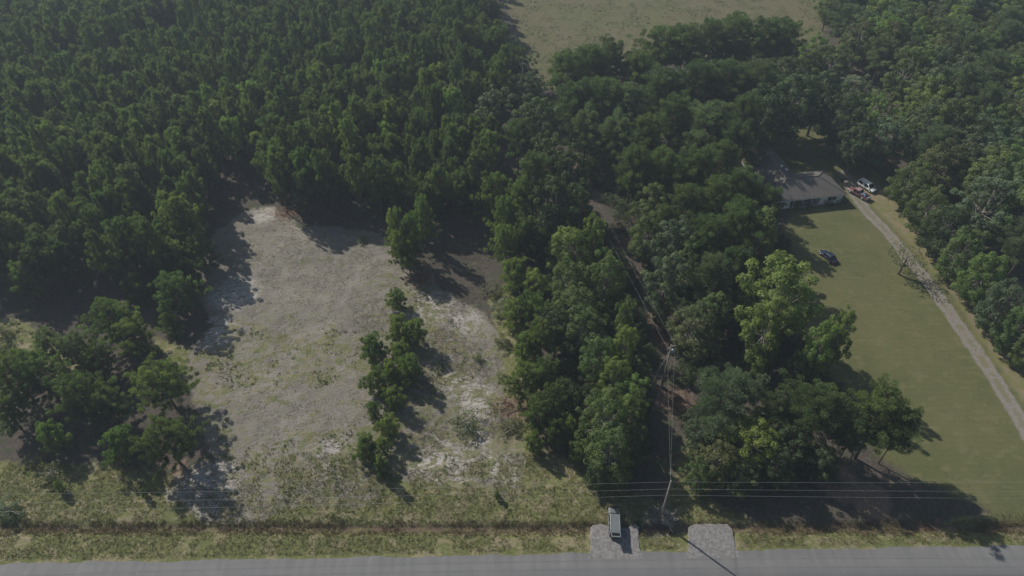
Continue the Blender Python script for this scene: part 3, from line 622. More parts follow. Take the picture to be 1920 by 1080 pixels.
for a in [
 (1030,300,74,'broad','dark',20,'dull broadleaf right of the strip, level with the long shadow'),
 (1008,225,86,'broad','dark',20,'dark round broadleaf beside the field corner path'),
 (1045,375,90,'broad','dark',20,'heavy dark broadleaf above the bright row by the wires'),
 (1066,322,72,'broad','dark',20,'tall dark broadleaf added to shade the upper wire clearing'),  # extra tree, added so its shadow darkens the wire clearing
 (1082,392,62,'broad','dark',19,'dark broadleaf added to shade the wire clearing, just above its reddish ground'),  # second extra tree, placed for the shade it throws on the clearing
 (1000,330,70,'tallpine','pined',20,'dark pine on the strip edge above the opening'),
 (972,255,60,'tallpine','pined',16,'dark pine beside the plantation edge'),
 (985,170,80,'broad','dark',14,'round dark broadleaf at the bottom of the field shadow'),
 (968,118,64,'bigpine','pined',13,'dark pine at the edge of the field shadow'),
 (935,80,60,'bigpine','pined',14,'plantation edge pine leaning toward the field'),
 (915,28,56,'bigpine','pined',14,'farthest edge pine beside the field wires'),
 (1000,165,32,'lobed','cool',6,'small grey green bush under the field wires'),
 (1060,130,86,'tallpine','pine',19,'first big pine of the field row, on the left'),
 (1105,118,76,'tallpine','pine',19,'second pine of the field row'),
 (1150,112,84,'tallpine','pined',19,'third pine of the field row, lower crowned'),
 (1195,130,70,'tallpine','pine',18,'fourth pine standing a little forward in the field row'),
 (1235,85,86,'tallpine','pine',20,'fifth pine of the field row, tall and ragged'),
 (1285,82,84,'tallpine','pine',20,'sixth pine of the field row'),
 (1335,72,84,'tallpine','pined',20,'seventh pine of the field row, dark sided'),
 (1378,66,88,'tallpine','pine',21,'eighth pine of the field row, tallest'),
 (1430,66,84,'tallpine','pine',20,'ninth pine of the field row'),
 (1470,72,84,'tallpine','pine',20,'tenth pine of the field row, next to the right wood'),
 (1075,190,86,'tallpine','pined',18,'dark pine behind the first field row pine'),
 (1130,180,84,'tallpine','pine',18,'pine in the second rank behind the field row, left'),
 (1180,190,80,'tallpine','pineb',17,'bluish pine in the second rank'),
 (1240,165,88,'tallpine','pined',18,'dark pine in the second rank, middle'),
 (1300,150,90,'tallpine','pined',19,'dark pine in the second rank, right of middle'),
 (1360,150,92,'tallpine','pined',19,'dark pine in the second rank above the house tree'),
 (1420,150,92,'tallpine','pined',19,'dark pine shading the yard behind the house'),
 (1475,140,80,'broad','dark',16,'dark broadleaf closing the second rank at the right wood'),
 (1100,240,80,'tallpine','pineb',17,'greyish pine left over the reddish clearing patch'),
 (1155,255,84,'tallpine','pineb',18,'greyish pine with layered boughs above the dark clearing'),
 (1210,250,80,'tallpine','pine',18,'pine in the third rank, right of the layered one'),
 (1265,215,84,'tallpine','pined',18,'dark pine wedge above the rounded dome pine'),
 (1325,235,104,'tallpine','pineb',19,'dome shaped pale pine left of the house'),
 (1185,310,80,'tallpine','pine',18,'pine overhanging the dark clearing from the right'),
 (1240,315,84,'tallpine','pine',18,'pine below the dome pine to its left'),
 (1300,318,86,'tallpine','pine',18,'pine directly under the dome pine'),
 (1355,300,76,'tallpine','pine',17,'pine below right of the dome pine'),
 (1225,380,80,'broad','mid',15,'leafy broadleaf right of the dark clearing, upper'),
 (1280,385,84,'tallpine','pine',17,'pine in the heart of the block between wires and house'),
 (1340,370,80,'tallpine','pine',17,'pine left of the house front'),
 (1395,350,78,'tallpine','pine',16,'pine touching the left end of the house front'),
 (1412,292,52,'lobed','olive',8,'light crowned yard tree against the long roof wing'),
 (1215,440,72,'broad','mid',14,'leafy broadleaf beside the tan patch under the wires'),
 (1265,455,80,'broad','cool',16,'cool green broadleaf behind the blue green column tree'),
 (1325,440,84,'tallpine','pine',17,'pine in the block, level with the tan patch'),
 (1385,420,88,'tallpine','pine',20,'broad pine whose shadow covers the lawn by the blue car'),
 (1425,440,78,'broad','mid',18,'dark green tree at the lawn edge left of the blue car'),
 (1440,205,84,'broad','dark',20,'tall dark broadleaf shading the yard behind the long roof, leftmost'),
 (1395,215,80,'tallpine','pined',20,'dark pine left of the shaded back yard'),
 (1490,185,90,'broad','dark',21,'tall dark broadleaf in the middle behind the back yard'),
 (1540,175,84,'broad','dark',20,'tall dark broadleaf at the right rear of the back yard'),
 (1585,215,76,'broad','dark',18,'dark broadleaf between back yard and the right wood'),
 (1610,265,60,'broad','dark',15,'dark broadleaf nearest the white van on the yard side'),
 (1375,265,66,'tallpine','pined',18,'dark pine behind the light crowned yard tree'),
 (1440,375,60,'tallpine','pine',14,'pine screening the porch end of the house'),
 (1252,520,76,'broad','cool',16,'tall blue green leafy column tree right of the wires'),
 (1290,490,60,'broad','mid',14,'leafy tree right of the blue green column'),
 (1330,515,88,'tallpine','pineb',16,'greyish pine below the heart of the block'),
 (1375,495,72,'tallpine','pined',15,'dark pine between greyish pine and the lawn shadow'),
 (1340,580,70,'broad','mid',13,'mid green broadleaf under the greyish pine'),
 (1300,615,96,'lobed','olive',12,'round olive broadleaf beside the second pole'),
 (1400,560,60,'broad','dark',12,'shaded broadleaf left of the tall bright sweetgum'),
 (1465,548,124,'broad','bright',22,'tall bright yellow green tree left of the lawn'),
 (1440,610,84,'broad','bright',18,'lower bright shoulder tree below the tall bright one'),
 (1432,668,44,'broad','bright',9,'narrow bright sapling under the bright shoulder tree'),
 (1535,650,62,'broad','bright',17,'left part tree of the bright pair whose shadow lies on the lawn'),
 (1575,622,54,'broad','bright',18,'right spiky tree of the bright pair whose shadow lies on the lawn'),
 (1500,690,60,'broad','dark',9,'shaded low tree under the bright pair'),
 (1362,740,124,'tallpine','pineb',14,'great domed pine above the yellow green roadside tree'),
 (1450,760,66,'tallpine','pineb',12,'narrow pine between two great domed pines'),
 (1522,756,120,'tallpine','pine',15,'great domed pine in the middle of the roadside group'),
 (1490,830,78,'broad','dark',10,'shaded tree below the middle domed pine'),
 (1655,775,120,'tallpine','pineg',17,'great pine on the lawn corner, casting the longest shadow'),
 (1692,800,58,'tallpine','pine',14,'lower bough crowned pine right of the lawn corner pine'),
 (1600,815,52,'tallpine','pine',12,'thin pine left of the lawn corner pine'),
 (1410,832,100,'lobed','yel',11,'yellow green crowned tree lowest in the roadside group'),
 (1345,862,80,'lobed','olive',9,'rounded olive tree left of the yellow green one'),
 (1316,808,56,'lobed','cool',7,'soft green low tree beside the tan slope'),
 (1312,890,56,'lobed','mid',7,'low leafy tree at the bottom left corner of the roadside group'),
 (1455,870,70,'lobed','dark',9,'dark low tree in the shade right of the yellow green one'),
 (1390,890,70,'lobed','dark',7,'dark low tree under the yellow green one, above the wires'),
 (1540,860,60,'broad','dark',9,'dark small tree before the litter patches'),
 ]: tree_px(*a, G5)
tree_px(1702,480,72,'sparse','olive',7.5,'small thin leaved tree standing alone beside the gravel drive')
tree_px(1492,379,26,'shrub','olive',2.6,'small rounded bush in front of the house porch')
tree_px(1240,585,34,'lobed','olive',7,'pale olive sapling under the wires above the reddish brush')
G6 = 'leafy trees on the edge of the right hand wood'
for a in [
 (1655,255,86,'broad','cool',15,'cool pale green broadleaf bulging left above the white van'),
 (1640,205,60,'broad','bright',14,'light green broadleaf above the bulging pale one'),
 (1610,165,60,'broad','pale',12,'greyish pale broadleaf at the inner corner of the right wood'),
 (1560,115,80,'broad','mid',14,'leafy tree where the right wood meets the field row'),
 (1530,90,56,'broad','bright',12,'bright tree at the corner of the field and right wood'),
 (1708,345,72,'lobed','mid',13,'wood edge tree beside the white van'),
 (1740,390,72,'lobed','mid',13,'wood edge tree just below the van'),
 (1773,430,74,'lobed','dark',14,'dark wood edge tree left bulge opposite the drive'),
 (1803,475,74,'lobed','mid',14,'wood edge tree level with the small drive tree'),
 (1843,520,76,'lobed','bright',14,'bright wood edge tree opposite the drive shadow'),
 (1878,575,78,'lobed','cool',14,'cool green wood edge tree, third from bottom'),
 (1908,615,60,'lobed','mid',13,'mid green wood edge tree, second from bottom'),
 (1943,645,70,'lobed','mid',13,'lowest wood edge tree, cut by the frame'),
 ]: tree_px(*a, G6)

G7 = 'odd trees standing among the planted pines'
for a in [
 (845,200,56,'lobed','yel',13,'yellow green broadleaf among the planted pines, inside the strip'),
 (875,222,44,'lobed','yel',12,'smaller yellow green broadleaf just below the first one in the pines'),
 (880,172,40,'broad','olive',14,'olive broadleaf above the yellow green pair in the pines'),
 (922,195,52,'broad','pale',15,'greyish pale crown among the pines at the strip right edge'),
 (905,225,40,'broad','pale',13,'smaller greyish crown under the pale one'),
 (860,240,42,'lobed','bright',13,'bright leafy tree below the yellow green pair'),
 (22,55,40,'broad','olive',15,'olive broadleaf among the pines at the far upper left'),
 (445,222,42,'broad','olive',15,'dull yellow broadleaf among the pines above the brush opening'),
 (12,170,40,'lobed','bright',13,'bright leafy tree among the pines at the left edge'),
 ]: tree_px(*a, G7)
# ------------------------------------------------------------------ plantation and right wood, filled by spacing
def fill(poly, sp, seed, jit=0.28, rot=0.06):
    rs = random.Random(seed); P = wpoly(poly) if not isinstance(poly, np.ndarray) else poly
    x0, y0 = P.min(0); x1, y1 = P.max(0); pts = []
    j = 0; y = y0 - 10
    while y < y1 + 10:
        x = x0 - 10 + (j % 2) * sp / 2
        while x < x1 + 10:
            px = x + rs.uniform(-jit, jit) * sp; py = y + rs.uniform(-jit, jit) * sp
            pts.append((px + (py - y0) * rot * -1, py)); x += sp
        y += sp * .9; j += 1
    A = np.array(pts); s = sdf(A, P)
    return [tuple(p) for p, q in zip(A, s) if q > 0]
def clear_of(p, k=0.42): return all((p[0] - x) ** 2 + (p[1] - y) ** 2 > (k * w_ + 1.3) ** 2 for x, y, w_ in PLACED)
PLANT = [(-420,570),(0,548),(120,548),(235,548),(310,540),(372,535),(404,450),(405,385),(400,335),(425,322),(470,318),(500,350),(530,398),(560,412),(640,408),(730,415),(790,428),(900,428),(925,400),(945,320),(950,230),(940,120),(912,20),(900,-40)]
base = np.array(list(map(tuple, wpoly(PLANT))) + [(-12, 345.0), (-330, 345.0), (-330, 100.0)])
pts = [p for p in fill(base, 5.3, 3, .36) if clear_of(p, .25)]
PM = random.Random(2); pts = [p for p in pts if PM.random() > .05 and vnoise(np.array([p]), .045, 33)[0] > -.38]
pts = [p for p in pts if abs(p[0]) < 0.78 * (p[1] * cP + CAMH * sP) + 14]
def vis_size(p): return -(p[0] ** 2 + p[1] ** 2) - (1e6 if abs(p[0]) > 0.75 * (p[1] * cP + 90 * sP) + 1 else 0)
pts.sort(key=vis_size, reverse=True)
PR = random.Random(9)
NIND = 255
LP = 'slender pine inside the evenly planted stand, behind its outer trees'
IND = pts[:NIND]; sd_ = sdf(np.array(IND), base)
front = sorted([p for p, q in zip(IND, sd_) if q < 4.2 and p[1] < 140 and p[0] < -4], key=lambda p: p[0] / (p[1] * cP + 90 * sP))
_u = ['', 'first', 'second', 'third', 'fourth', 'fifth', 'sixth', 'seventh', 'eighth', 'ninth', 'tenth', 'eleventh', 'twelfth', 'thirteenth', 'fourteenth', 'fifteenth', 'sixteenth', 'seventeenth', 'eighteenth', 'nineteenth']
def nth(n): return _u[n] if n < 20 else (({2: 'twentieth', 3: 'thirtieth', 4: 'fortieth', 5: 'fiftieth'})[n // 10] if n % 10 == 0 else {2: 'twenty ', 3: 'thirty ', 4: 'forty ', 5: 'fifty '}[n // 10] + _u[n % 10])
FL = {p: 'outer pine of the planted stand toward the clearings, ' + nth(i + 1) + ' from the left' for i, p in enumerate(front[:59])}
for (x, y) in IND:
    tree_at(x, y, 'pine', PR.choice(['pine', 'pine', 'pine', 'pineg', 'pined', 'pineb', 'young']), PR.uniform(4.6, 7.6), PR.uniform(11.5, 17), FL.get((x, y), LP), 'planted pines behind the clearings')

def scatter_nodes(name, pts, rot, scl, idx, sources, mat, color=(1, 1, 1, 1), seed=0):
    """one object that scatters copies of the given meshes' objects over its own points"""
    n = len(pts); me = bpy.data.meshes.new(name); me.vertices.add(n); me.vertices.foreach_set('co', np.asarray(pts, np.float32).ravel())
    for nm, ty, dat, key in (('rotz', 'FLOAT', rot, 'value'), ('idx', 'INT', idx, 'value')):
        a = me.attributes.new(nm, ty, 'POINT'); a.data.foreach_set(key, np.asarray(dat, np.float32 if ty == 'FLOAT' else np.int32))
    a = me.attributes.new('scl', 'FLOAT_VECTOR', 'POINT'); a.data.foreach_set('vector', np.asarray(scl, np.float32).ravel())
    me.update(); me.materials.append(mat)
    o = link(name, me); o.color = color
    g = bpy.data.node_groups.new(name + '_nodes', 'GeometryNodeTree')
    g.interface.new_socket('Geometry', in_out='INPUT', socket_type='NodeSocketGeometry'); g.interface.new_socket('Geometry', in_out='OUTPUT', socket_type='NodeSocketGeometry')
    gi = g.nodes.new('NodeGroupInput'); go = g.nodes.new('NodeGroupOutput'); jn = g.nodes.new('GeometryNodeJoinGeometry')
    for s in sources:
        oi = g.nodes.new('GeometryNodeObjectInfo'); oi.inputs['Object'].default_value = s; oi.inputs['As Instance'].default_value = False; oi.transform_space = 'ORIGINAL'
        ti = g.nodes.new('GeometryNodeGeometryToInstance'); g.links.new(oi.outputs['Geometry'], ti.inputs[0]); g.links.new(ti.outputs[0], jn.inputs[0])
    ip = g.nodes.new('GeometryNodeInstanceOnPoints'); ip.inputs['Pick Instance'].default_value = True
    def na(nm, ty):
        q = g.nodes.new('GeometryNodeInputNamedAttribute'); q.data_type = ty; q.inputs['Name'].default_value = nm; return q.outputs['Attribute']
    cx = g.nodes.new('ShaderNodeCombineXYZ'); g.links.new(na('rotz', 'FLOAT'), cx.inputs[2])
    g.links.new(gi.outputs[0], ip.inputs['Points']); g.links.new(jn.outputs[0], ip.inputs['Instance']); g.links.new(na('idx', 'INT'), ip.inputs['Instance Index'])
    g.links.new(cx.outputs[0], ip.inputs['Rotation']); g.links.new(na('scl', 'FLOAT_VECTOR'), ip.inputs['Scale']); g.links.new(ip.outputs[0], go.inputs[0])
    md = o.modifiers.new('scatter', 'NODES'); md.node_group = g
    return o
def sources_of(kind):
    ms = [v[0] for v in LIB[kind][0]]; out = []
    for m_ in ms:
        out.append(next(o for o in bpy.data.objects if o.type == 'MESH' and o.data == m_))
    return out
rest = pts[NIND:]
SR = np.random.RandomState(4)
n = len(rest)
wsc = SR.uniform(4.6, 7.6, n) / 5.0; hsc = SR.uniform(11.5, 17, n) / 15.5
o = scatter_nodes('distant_pines', [(x, y, -.08) for x, y in rest], SR.uniform(0, 6.28, n), np.stack([wsc, wsc, hsc], 1), SR.randint(0, 7, n), sources_of('pine'), M['needle'], (*COLS['pine'], 1))
tag(o, 'dense dark mass of planted pines stretching away behind the nearer ones', 'pine forest', kind='stuff')

# right wood: every crown its own tree
RW = [(1540,60),(1600,150),(1650,230),(1700,330),(1780,430),(1860,560),(1940,650),(2000,700),(2150,760),(2150,300),(2150,-60),(1540,-60)]
rp = [p for p in fill(RW, 7.6, 21, 0.3) if clear_of(p, .36)]
rp = [p for p in rp if abs(p[0]) < 0.75 * (p[1] * cP + 85 * sP) + 5]
WR = random.Random(12); rows = {}
rp.sort(key=lambda p: (-round(p[1] / 14), p[0]))
keys = []; [keys.append(round(p[1] / 14)) for p in rp if round(p[1] / 14) not in keys]
ordw = ['first', 'second', 'third', 'fourth', 'fifth', 'sixth', 'seventh', 'eighth', 'ninth', 'tenth', 'eleventh', 'twelfth', 'thirteenth', 'fourteenth', 'fifteenth', 'sixteenth', 'seventeenth']
cname = {'mid': 'mid green', 'bright': 'bright green', 'dark': 'dark green', 'cool': 'cool green', 'pineb': 'greyish', 'olive': 'olive green'}
cnt = {}
def ordinal(n): return {18: 'eighteenth', 19: 'nineteenth', 20: 'twentieth'}.get(n, 'twenty ' + ordw[min(n - 21, 8)])
for p in rp:
    k = keys.index(round(p[1] / 14)); cnt[k] = cnt.get(k, 0) + 1
    kd = WR.choice(['broad', 'broad', 'broad', 'lobed', 'tallpine']); cl = WR.choice(['mid', 'mid', 'bright', 'dark', 'cool', 'cool', 'olive']) if kd != 'tallpine' else 'pineb'
    tree_at(p[0], p[1], kd, cl, WR.uniform(8.6, 12.5), WR.uniform(15, 20),
            f"{cname[cl]} {'pine' if kd == 'tallpine' else 'broadleaf'}, {(ordw[cnt[k]-1] if cnt[k] <= 17 else ordinal(cnt[k]))} from left in the {ordw[min(k,16)]} rank from top, right wood", 'crowns inside the right hand wood')

# undergrowth under the woods (stuff)
def undergrowth(name, poly, n, kind, col, label, seed, sc=(0.5, 1.3), mat='leaf', cat='undergrowth', keep=None):
    rs = np.random.RandomState(seed); P = np.array(wpoly(poly)); x0, y0 = P.min(0); x1, y1 = P.max(0)
    A = np.stack([rs.uniform(x0, x1, n * 3), rs.uniform(y0, y1, n * 3)], 1); A = A[sdf(A, P) > 0]
    if keep is not None: A = A[keep(A)]
    A = A[:n]; s = rs.uniform(*sc, len(A)); z = ground_z(A)
    src = sources_of(kind)
    o = scatter_nodes(name, np.column_stack([A, z]), rs.uniform(0, 6.28, len(A)), np.stack([s, s, s * rs.uniform(.7, 1.1, len(A))], 1), rs.randint(0, len(src), len(A)), src, M[mat], (*COLS[col], 1))
    tag(o, label, cat, kind='stuff')
undergrowth('undergrowth', [(960,200),(1100,170),(1500,90),(1640,200),(1560,230),(1400,230),(1470,440),(1500,620),(1590,780),(1560,900),(1300,900),(1270,640),(1190,480),(1100,330),(1030,250)], 900, 'shrub', 'dark', 'low dark undergrowth filling the mixed block between wires and lawn', 8, (.5, 1.4))
undergrowth('leafy_undergrowth', [(1000,380),(1150,460),(1210,600),(1215,700),(1220,860),(1150,900),(1090,880),(1030,620)], 350, 'shrub', 'dark', 'low leafy growth under the broadleaf row beside the wires', 9, (.5, 1.3))

# ------------------------------------------------------------------ grass tufts, weeds, brush (stuff)
def tufts(name, n, box, test, hgt, wid, K, color, label, seed, mat, lean=0.7, cat='grass'):
    rs = np.random.RandomState(seed); A = np.stack([rs.uniform(box[0], box[1], n), rs.uniform(box[2], box[3], n)], 1)
    # denser near the viewer
    m = masks(A); nz = vnoise(A, 0.28, seed + 50) + .6 * vnoise(A, 0.8, seed + 51)
    ok = test(A, m, nz) & (np.abs(A[:, 0]) < .76 * (A[:, 1] * cP + CAMH * sP)); A = A[ok]; m = {k: v[ok] for k, v in m.items()}
    z = ground_z(A, m); n = len(A); c = np.repeat(np.column_stack([A, z]), K, 0)
    d = rs.normal(0, lean, (n * K, 3)); d[:, 2] = 1; d = unit(d); side = unit(np.cross(d, rs.normal(0, 1, (n * K, 3))))
    sz = np.repeat(rs.uniform(.5, 1.4, (n, 1)), K, 0); l = hgt * sz * rs.uniform(.6, 1.2, (n * K, 1)); wv = wid * sz
    b = c + rs.normal(0, 1, (n * K, 3)) * [.11, .11, 0]
    V = np.stack([b - side * wv * .5, b + side * wv * .5, b + d * l], 1).reshape(-1, 3)
    o = link(name, np_mesh(name, V, np.arange(len(V)).reshape(-1, 3), mat, {'tint': np.repeat(np.repeat(rs.rand(n), K), 3)})); o.color = (*color, 1)
    tag(o, label, cat, kind='stuff')
M['grass'] = leaf_mat('grass_blades', 0.2, 0.7, 0.1)
clearg = lambda m: (m['m_drive'] < -.3) & (m['m_ditch'] < .3)
offap = lambda A: ~(((A[:, 0] > 11.3) & (A[:, 0] < 19.3)) | ((A[:, 0] > 25.5) & (A[:, 0] < 35))) | (A[:, 1] > 52.8)
edge = lambda A: A[:, 1] > 48.15 + (A[:, 0] + 21.8) * .018
tufts('roadside_grass', 60000, (-85, 85, 47, 66), lambda A, m, nz: (m['m_grass'] > 0) & (nz > -.35) & clearg(m) & edge(A) & offap(A), .24, .06, 5, (.2, .18, .085), 'rough tan green grass along the roadside verge', 31, M['grass'])
tufts('green_weeds', 26000, (-70, 40, 49, 120), lambda A, m, nz: (np.maximum(m['m_grass'], m['m_sand']) > 0) & (nz > .18) & (m['m_grassy'] > -1) & offap(A) & edge(A) & (m['m_ditch'] < .2), .34, .085, 6, (.115, .14, .04), 'clumps of green weeds scattered over sand and roadside', 32, M['grass'])
tufts('dry_weeds', 60000, (-70, 20, 50, 132), lambda A, m, nz: (m['m_sand'] > 0) & (nz < .1) & (nz > -.3), .2, .05, 4, (.27, .225, .155), 'thin dry stubble over the sandy clearings', 33, M['grass'], 1.0)
tufts('lawn_weeds', 26000, (45, 125, 55, 150), lambda A, m, nz: (m['m_lawn'] > 0) & (nz > .12) & (m['m_drive'] < -.4), .1, .05, 4, (.11, .125, .05), 'small darker weeds dotted through the mown lawn', 35, M['grass'], 1.2)
tufts('field_weeds', 34000, (-10, 150, 190, 300), lambda A, m, nz: (m['m_field'] > 0) & (nz > .05), .3, .14, 4, (.1, .115, .045), 'low green weeds in patches over the tan field', 36, M['grass'], 1.1)
tufts('ditch_weeds', 9000, (-80, 80, 49.5, 54.5), lambda A, m, nz: (m['m_ditch'] > -.5) & (nz > -.2) & offap(A), .42, .07, 6, (.15, .1, .06), 'reddish brown dead weeds lining the roadside ditch', 34, M['grass'])
# fallen twigs
def brush(name, spots, n, label, seed, mat, ln=(.25, 1.0), w_=.02):
    rs = np.random.RandomState(seed); C = []
    for x, y, r, k in spots:
        p = at(x, y); q = rs.normal(0, r * .5, (int(n * k), 2)); C.append(q + [p.x, p.y])
    C = np.concatenate(C); z = ground_z(C) + rs.uniform(.02, .25, len(C)); m = len(C)
    a = rs.uniform(0, 3.14, m); d = np.stack([np.cos(a), np.sin(a), rs.normal(0, .18, m)], 1); l = rs.uniform(*ln, (m, 1))
    s = np.cross(d, [0, 0, 1.]); c = np.column_stack([C, z]); wv = w_ * rs.uniform(.6, 1.6, (m, 1)); u = np.array([0, 0, 1.]) * wv
    A1 = c - d * l / 2; B1 = c + d * l / 2
    V = np.stack([A1 - s * wv, A1 + s * wv, A1 + u * 1.6, B1 - s * wv * .4, B1 + s * wv * .4, B1 + u * .6], 1).reshape(-1, 3)
    i = np.arange(m)[:, None] * 6
    F = np.concatenate([i + [0, 1, 4, 3], i + [1, 2, 5, 4], i + [2, 0, 3, 5]])
    tag(link(name, np_mesh(name, V, F, mat)), label, 'brush', kind='stuff')
brush('fallen_brush', [(850,560,7,1),(830,640,6,.6),(880,690,6,.7),(790,730,5,.6),(800,820,5,.6),(930,790,4,.4),(560,460,9,.25),(450,500,9,.35),(640,500,9,.25),(450,345,7,.9),(400,920,5,.3),(870,470,8,.8),(1235,970,3,.25),(700,600,6,.4)], 1100, 'grey dead twigs and slash strewn over the cleared sand', 41, M['twig'])
brush('reddish_brush', [(1235,628,3,.7),(1265,752,3,.7),(1160,458,3,.4),(790,520,3,.4),(965,760,3,.4),(1095,315,2,.3),(540,400,3,.4)], 500, 'reddish dead branches and straw heaped in the clearings', 42, M['deadred'], (.3, 1.2), .035)

# ------------------------------------------------------------------ house
def house():
    C = at(1588, 364, 2.75); rz = math.radians(10)
    root = empty('house', (C.x, C.y, 0), rz); tag(root, 'low white L shaped house with grey brown hip roof beside the gravel drive', 'house')
    e, t = 2.75, 0.22; rh = e + 5.4 * .44
    P = {'a': (-19.3, 0, e), 'b': (0, 0, e), 'c': (0, 10.8, e), 'd': (-8.5, 10.8, e), 'f': (-8.5, 24, e), 'g': (-19.3, 24, e), 'p': (-5.4, 5.4, rh), 'q': (-13.9, 5.4, rh), 's': (-13.9, 18.6, rh)}
    for nm, ks in (('front', 'abpq'), ('right', 'bcp'), ('back', 'cdqp'), ('wing', 'dfsq'), ('end', 'fgs'), ('side', 'gaqs')):
        top = [Vector(P[k]) for k in ks]; bot = [v - Vector((0, 0, t)) for v in top]; n = len(top)
        mb = MB(); mb.add(top + bot, [tuple(range(n)), tuple(range(2 * n - 1, n - 1, -1))] + [(i, n + i, n + (i + 1) % n, (i + 1) % n) for i in range(n)])
        mb.build('roof_slope', M['roof'], root)
    mb = MB()   # ridge caps
    for k1, k2 in ('pq', 'qs', 'bp', 'cp', 'sf', 'sg', 'aq', 'dq'):
        a, b = Vector(P[k1]), Vector(P[k2]); mb.tube([a + Vector((0, 0, .03)), b + Vector((0, 0, .03))], .11, 5)
    mb.build('ridge_cap', M['roof'], root)
    for (u, v, z) in ((-11.6, 12.2, 0), (-10.8, 10.9, 0)):
        zz = rh - (abs(u + 13.9)) * .44; m = MB(); m.box((u, v, zz + .15), (.45, .45, .3)); m.box((u, v, zz + .33), (.6, .6, .06)); m.build('roof_vent', M['trim'], root)
    # walls (plan inset under the eaves); porch recess left of the front
    o_ = .55
    def wall(a, b, mat='siding', h=e - .13):
        a = Vector((*a, 0)); b = Vector((*b, 0)); d = b - a; m = MB(); m.box(((a.x + b.x) / 2, (a.y + b.y) / 2, h / 2), (d.length, .2, h), math.atan2(d.y, d.x)); m.build('wall', M[mat], root)
    wall((-6.5, o_), (-o_ - .1, o_)); wall((-o_, o_ - .1), (-o_, 10.8 - o_)); wall((-o_ - .1, 10.8 - o_), (-8.5 - o_ - .1, 10.8 - o_)); wall((-8.5 - o_, 10.8 - o_ + .1), (-8.5 - o_, 24 - o_))
    wall((-8.5 - o_ - .1, 24 - o_), (-19.3 + o_ + .1, 24 - o_)); wall((-19.3 + o_, 24 - o_ + .1), (-19.3 + o_, o_)); wall((-19.2 + o_, o_ ), (-14.2, o_)); wall((-14.1, 2.4), (-6.6, 2.4), 'brick'); wall((-6.4, o_ + .1), (-6.4, 2.4)); wall((-14.3, o_ + .1), (-14.3, 2.4))
    m = MB(); m.box((-10.3, 1.3, .09), (7.7, 2.3, .18)); m.build('porch_floor', M['concrete'], root)
    for u in (-13.4, -11.0, -8.6): m = MB(); m.box((u, .45, 1.36), (.14, .14, 2.4)); m.build('porch_post', M['trim'], root)
    def window(u, v, wd, hg, z, face='f'):
        fr = MB(); gl = MB(); sx = 1 if face == 'f' else 0
        def B(mb, du, dz, a, b, th, off):
            if face == 'f': mb.box((u + du, v - off, z + dz), (a, th, b))
            elif face == 'b': mb.box((u + du, v + off, z + dz), (a, th, b))
            else: mb.box((u + off, v + du, z + dz), (th, a, b))
        for dz in (-hg / 2, hg / 2): B(fr, 0, dz, wd + .16, .09, .08, .13)
        for du in (-wd / 2, 0, wd / 2): B(fr, du, 0, .08, hg - .1, .075, .13)
        f = fr.build('window', M['trim'], root); B(gl, 0, 0, wd, hg, .04, .115); gl.build('pane', M['glass'], f)
    window(-3.3, o_, 2.3, 1.15, 1.6); window(-7.8, 2.4, 1.2, 1.2, 1.5); window(-12.6, 2.4, 1.6, 1.2, 1.5); window(-16.6, o_, 1.8, 1.15, 1.6)
    window(-o_, 3.2, 1.3, 1.1, 1.6, 'r'); window(-o_, 7.8, 1.3, 1.1, 1.6, 'r'); window(-8.5 - o_, 14, 1.3, 1.1, 1.6, 'r'); window(-8.5 - o_, 19, 1.3, 1.1, 1.6, 'r'); window(-4, 10.8 - o_, 1.4, 1.1, 1.6, 'b')
    m = MB(); m.box((-10.2, 2.27, 1.2), (1.0, .06, 2.05)); d = m.build('door', M['curtain'], root)
    m = MB(); m.box((-9.85, 2.2, 1.15), (.05, .08, .12)); m.build('handle', M['galv'], d)
    # fascia boards under the eaves
    m = MB(); 
    for k1, k2 in ('ab', 'bc', 'cd', 'df', 'fg', 'ga'):
        a, b = Vector(P[k1]), Vector(P[k2]); d = (b - a).normalized(); nrm = Vector((d.y, -d.x, 0)); c = (a + b) / 2 + nrm * .015 - Vector((0, 0, .15))
        m.box(c, ((b - a).length, .03, .2), math.atan2(d.y, d.x))
    m.build('fascia', M['trim'], root)
    return root
house()
for (px, py, s) in ((1583, 377, 1.0), (1562, 380, .8), (1520, 386, .8)): 
    pass
sh = [('dark clipped bush at the right front corner of the house', 1580, 376, 20), ('low dark bush under the wide front window', 1555, 381, 16), ('low dark bush beside the porch steps', 1518, 387, 15)]
for lb, x, y, wp in sh: tree_px(x, y, wp, 'shrub', 'dark', 1.5, lb)

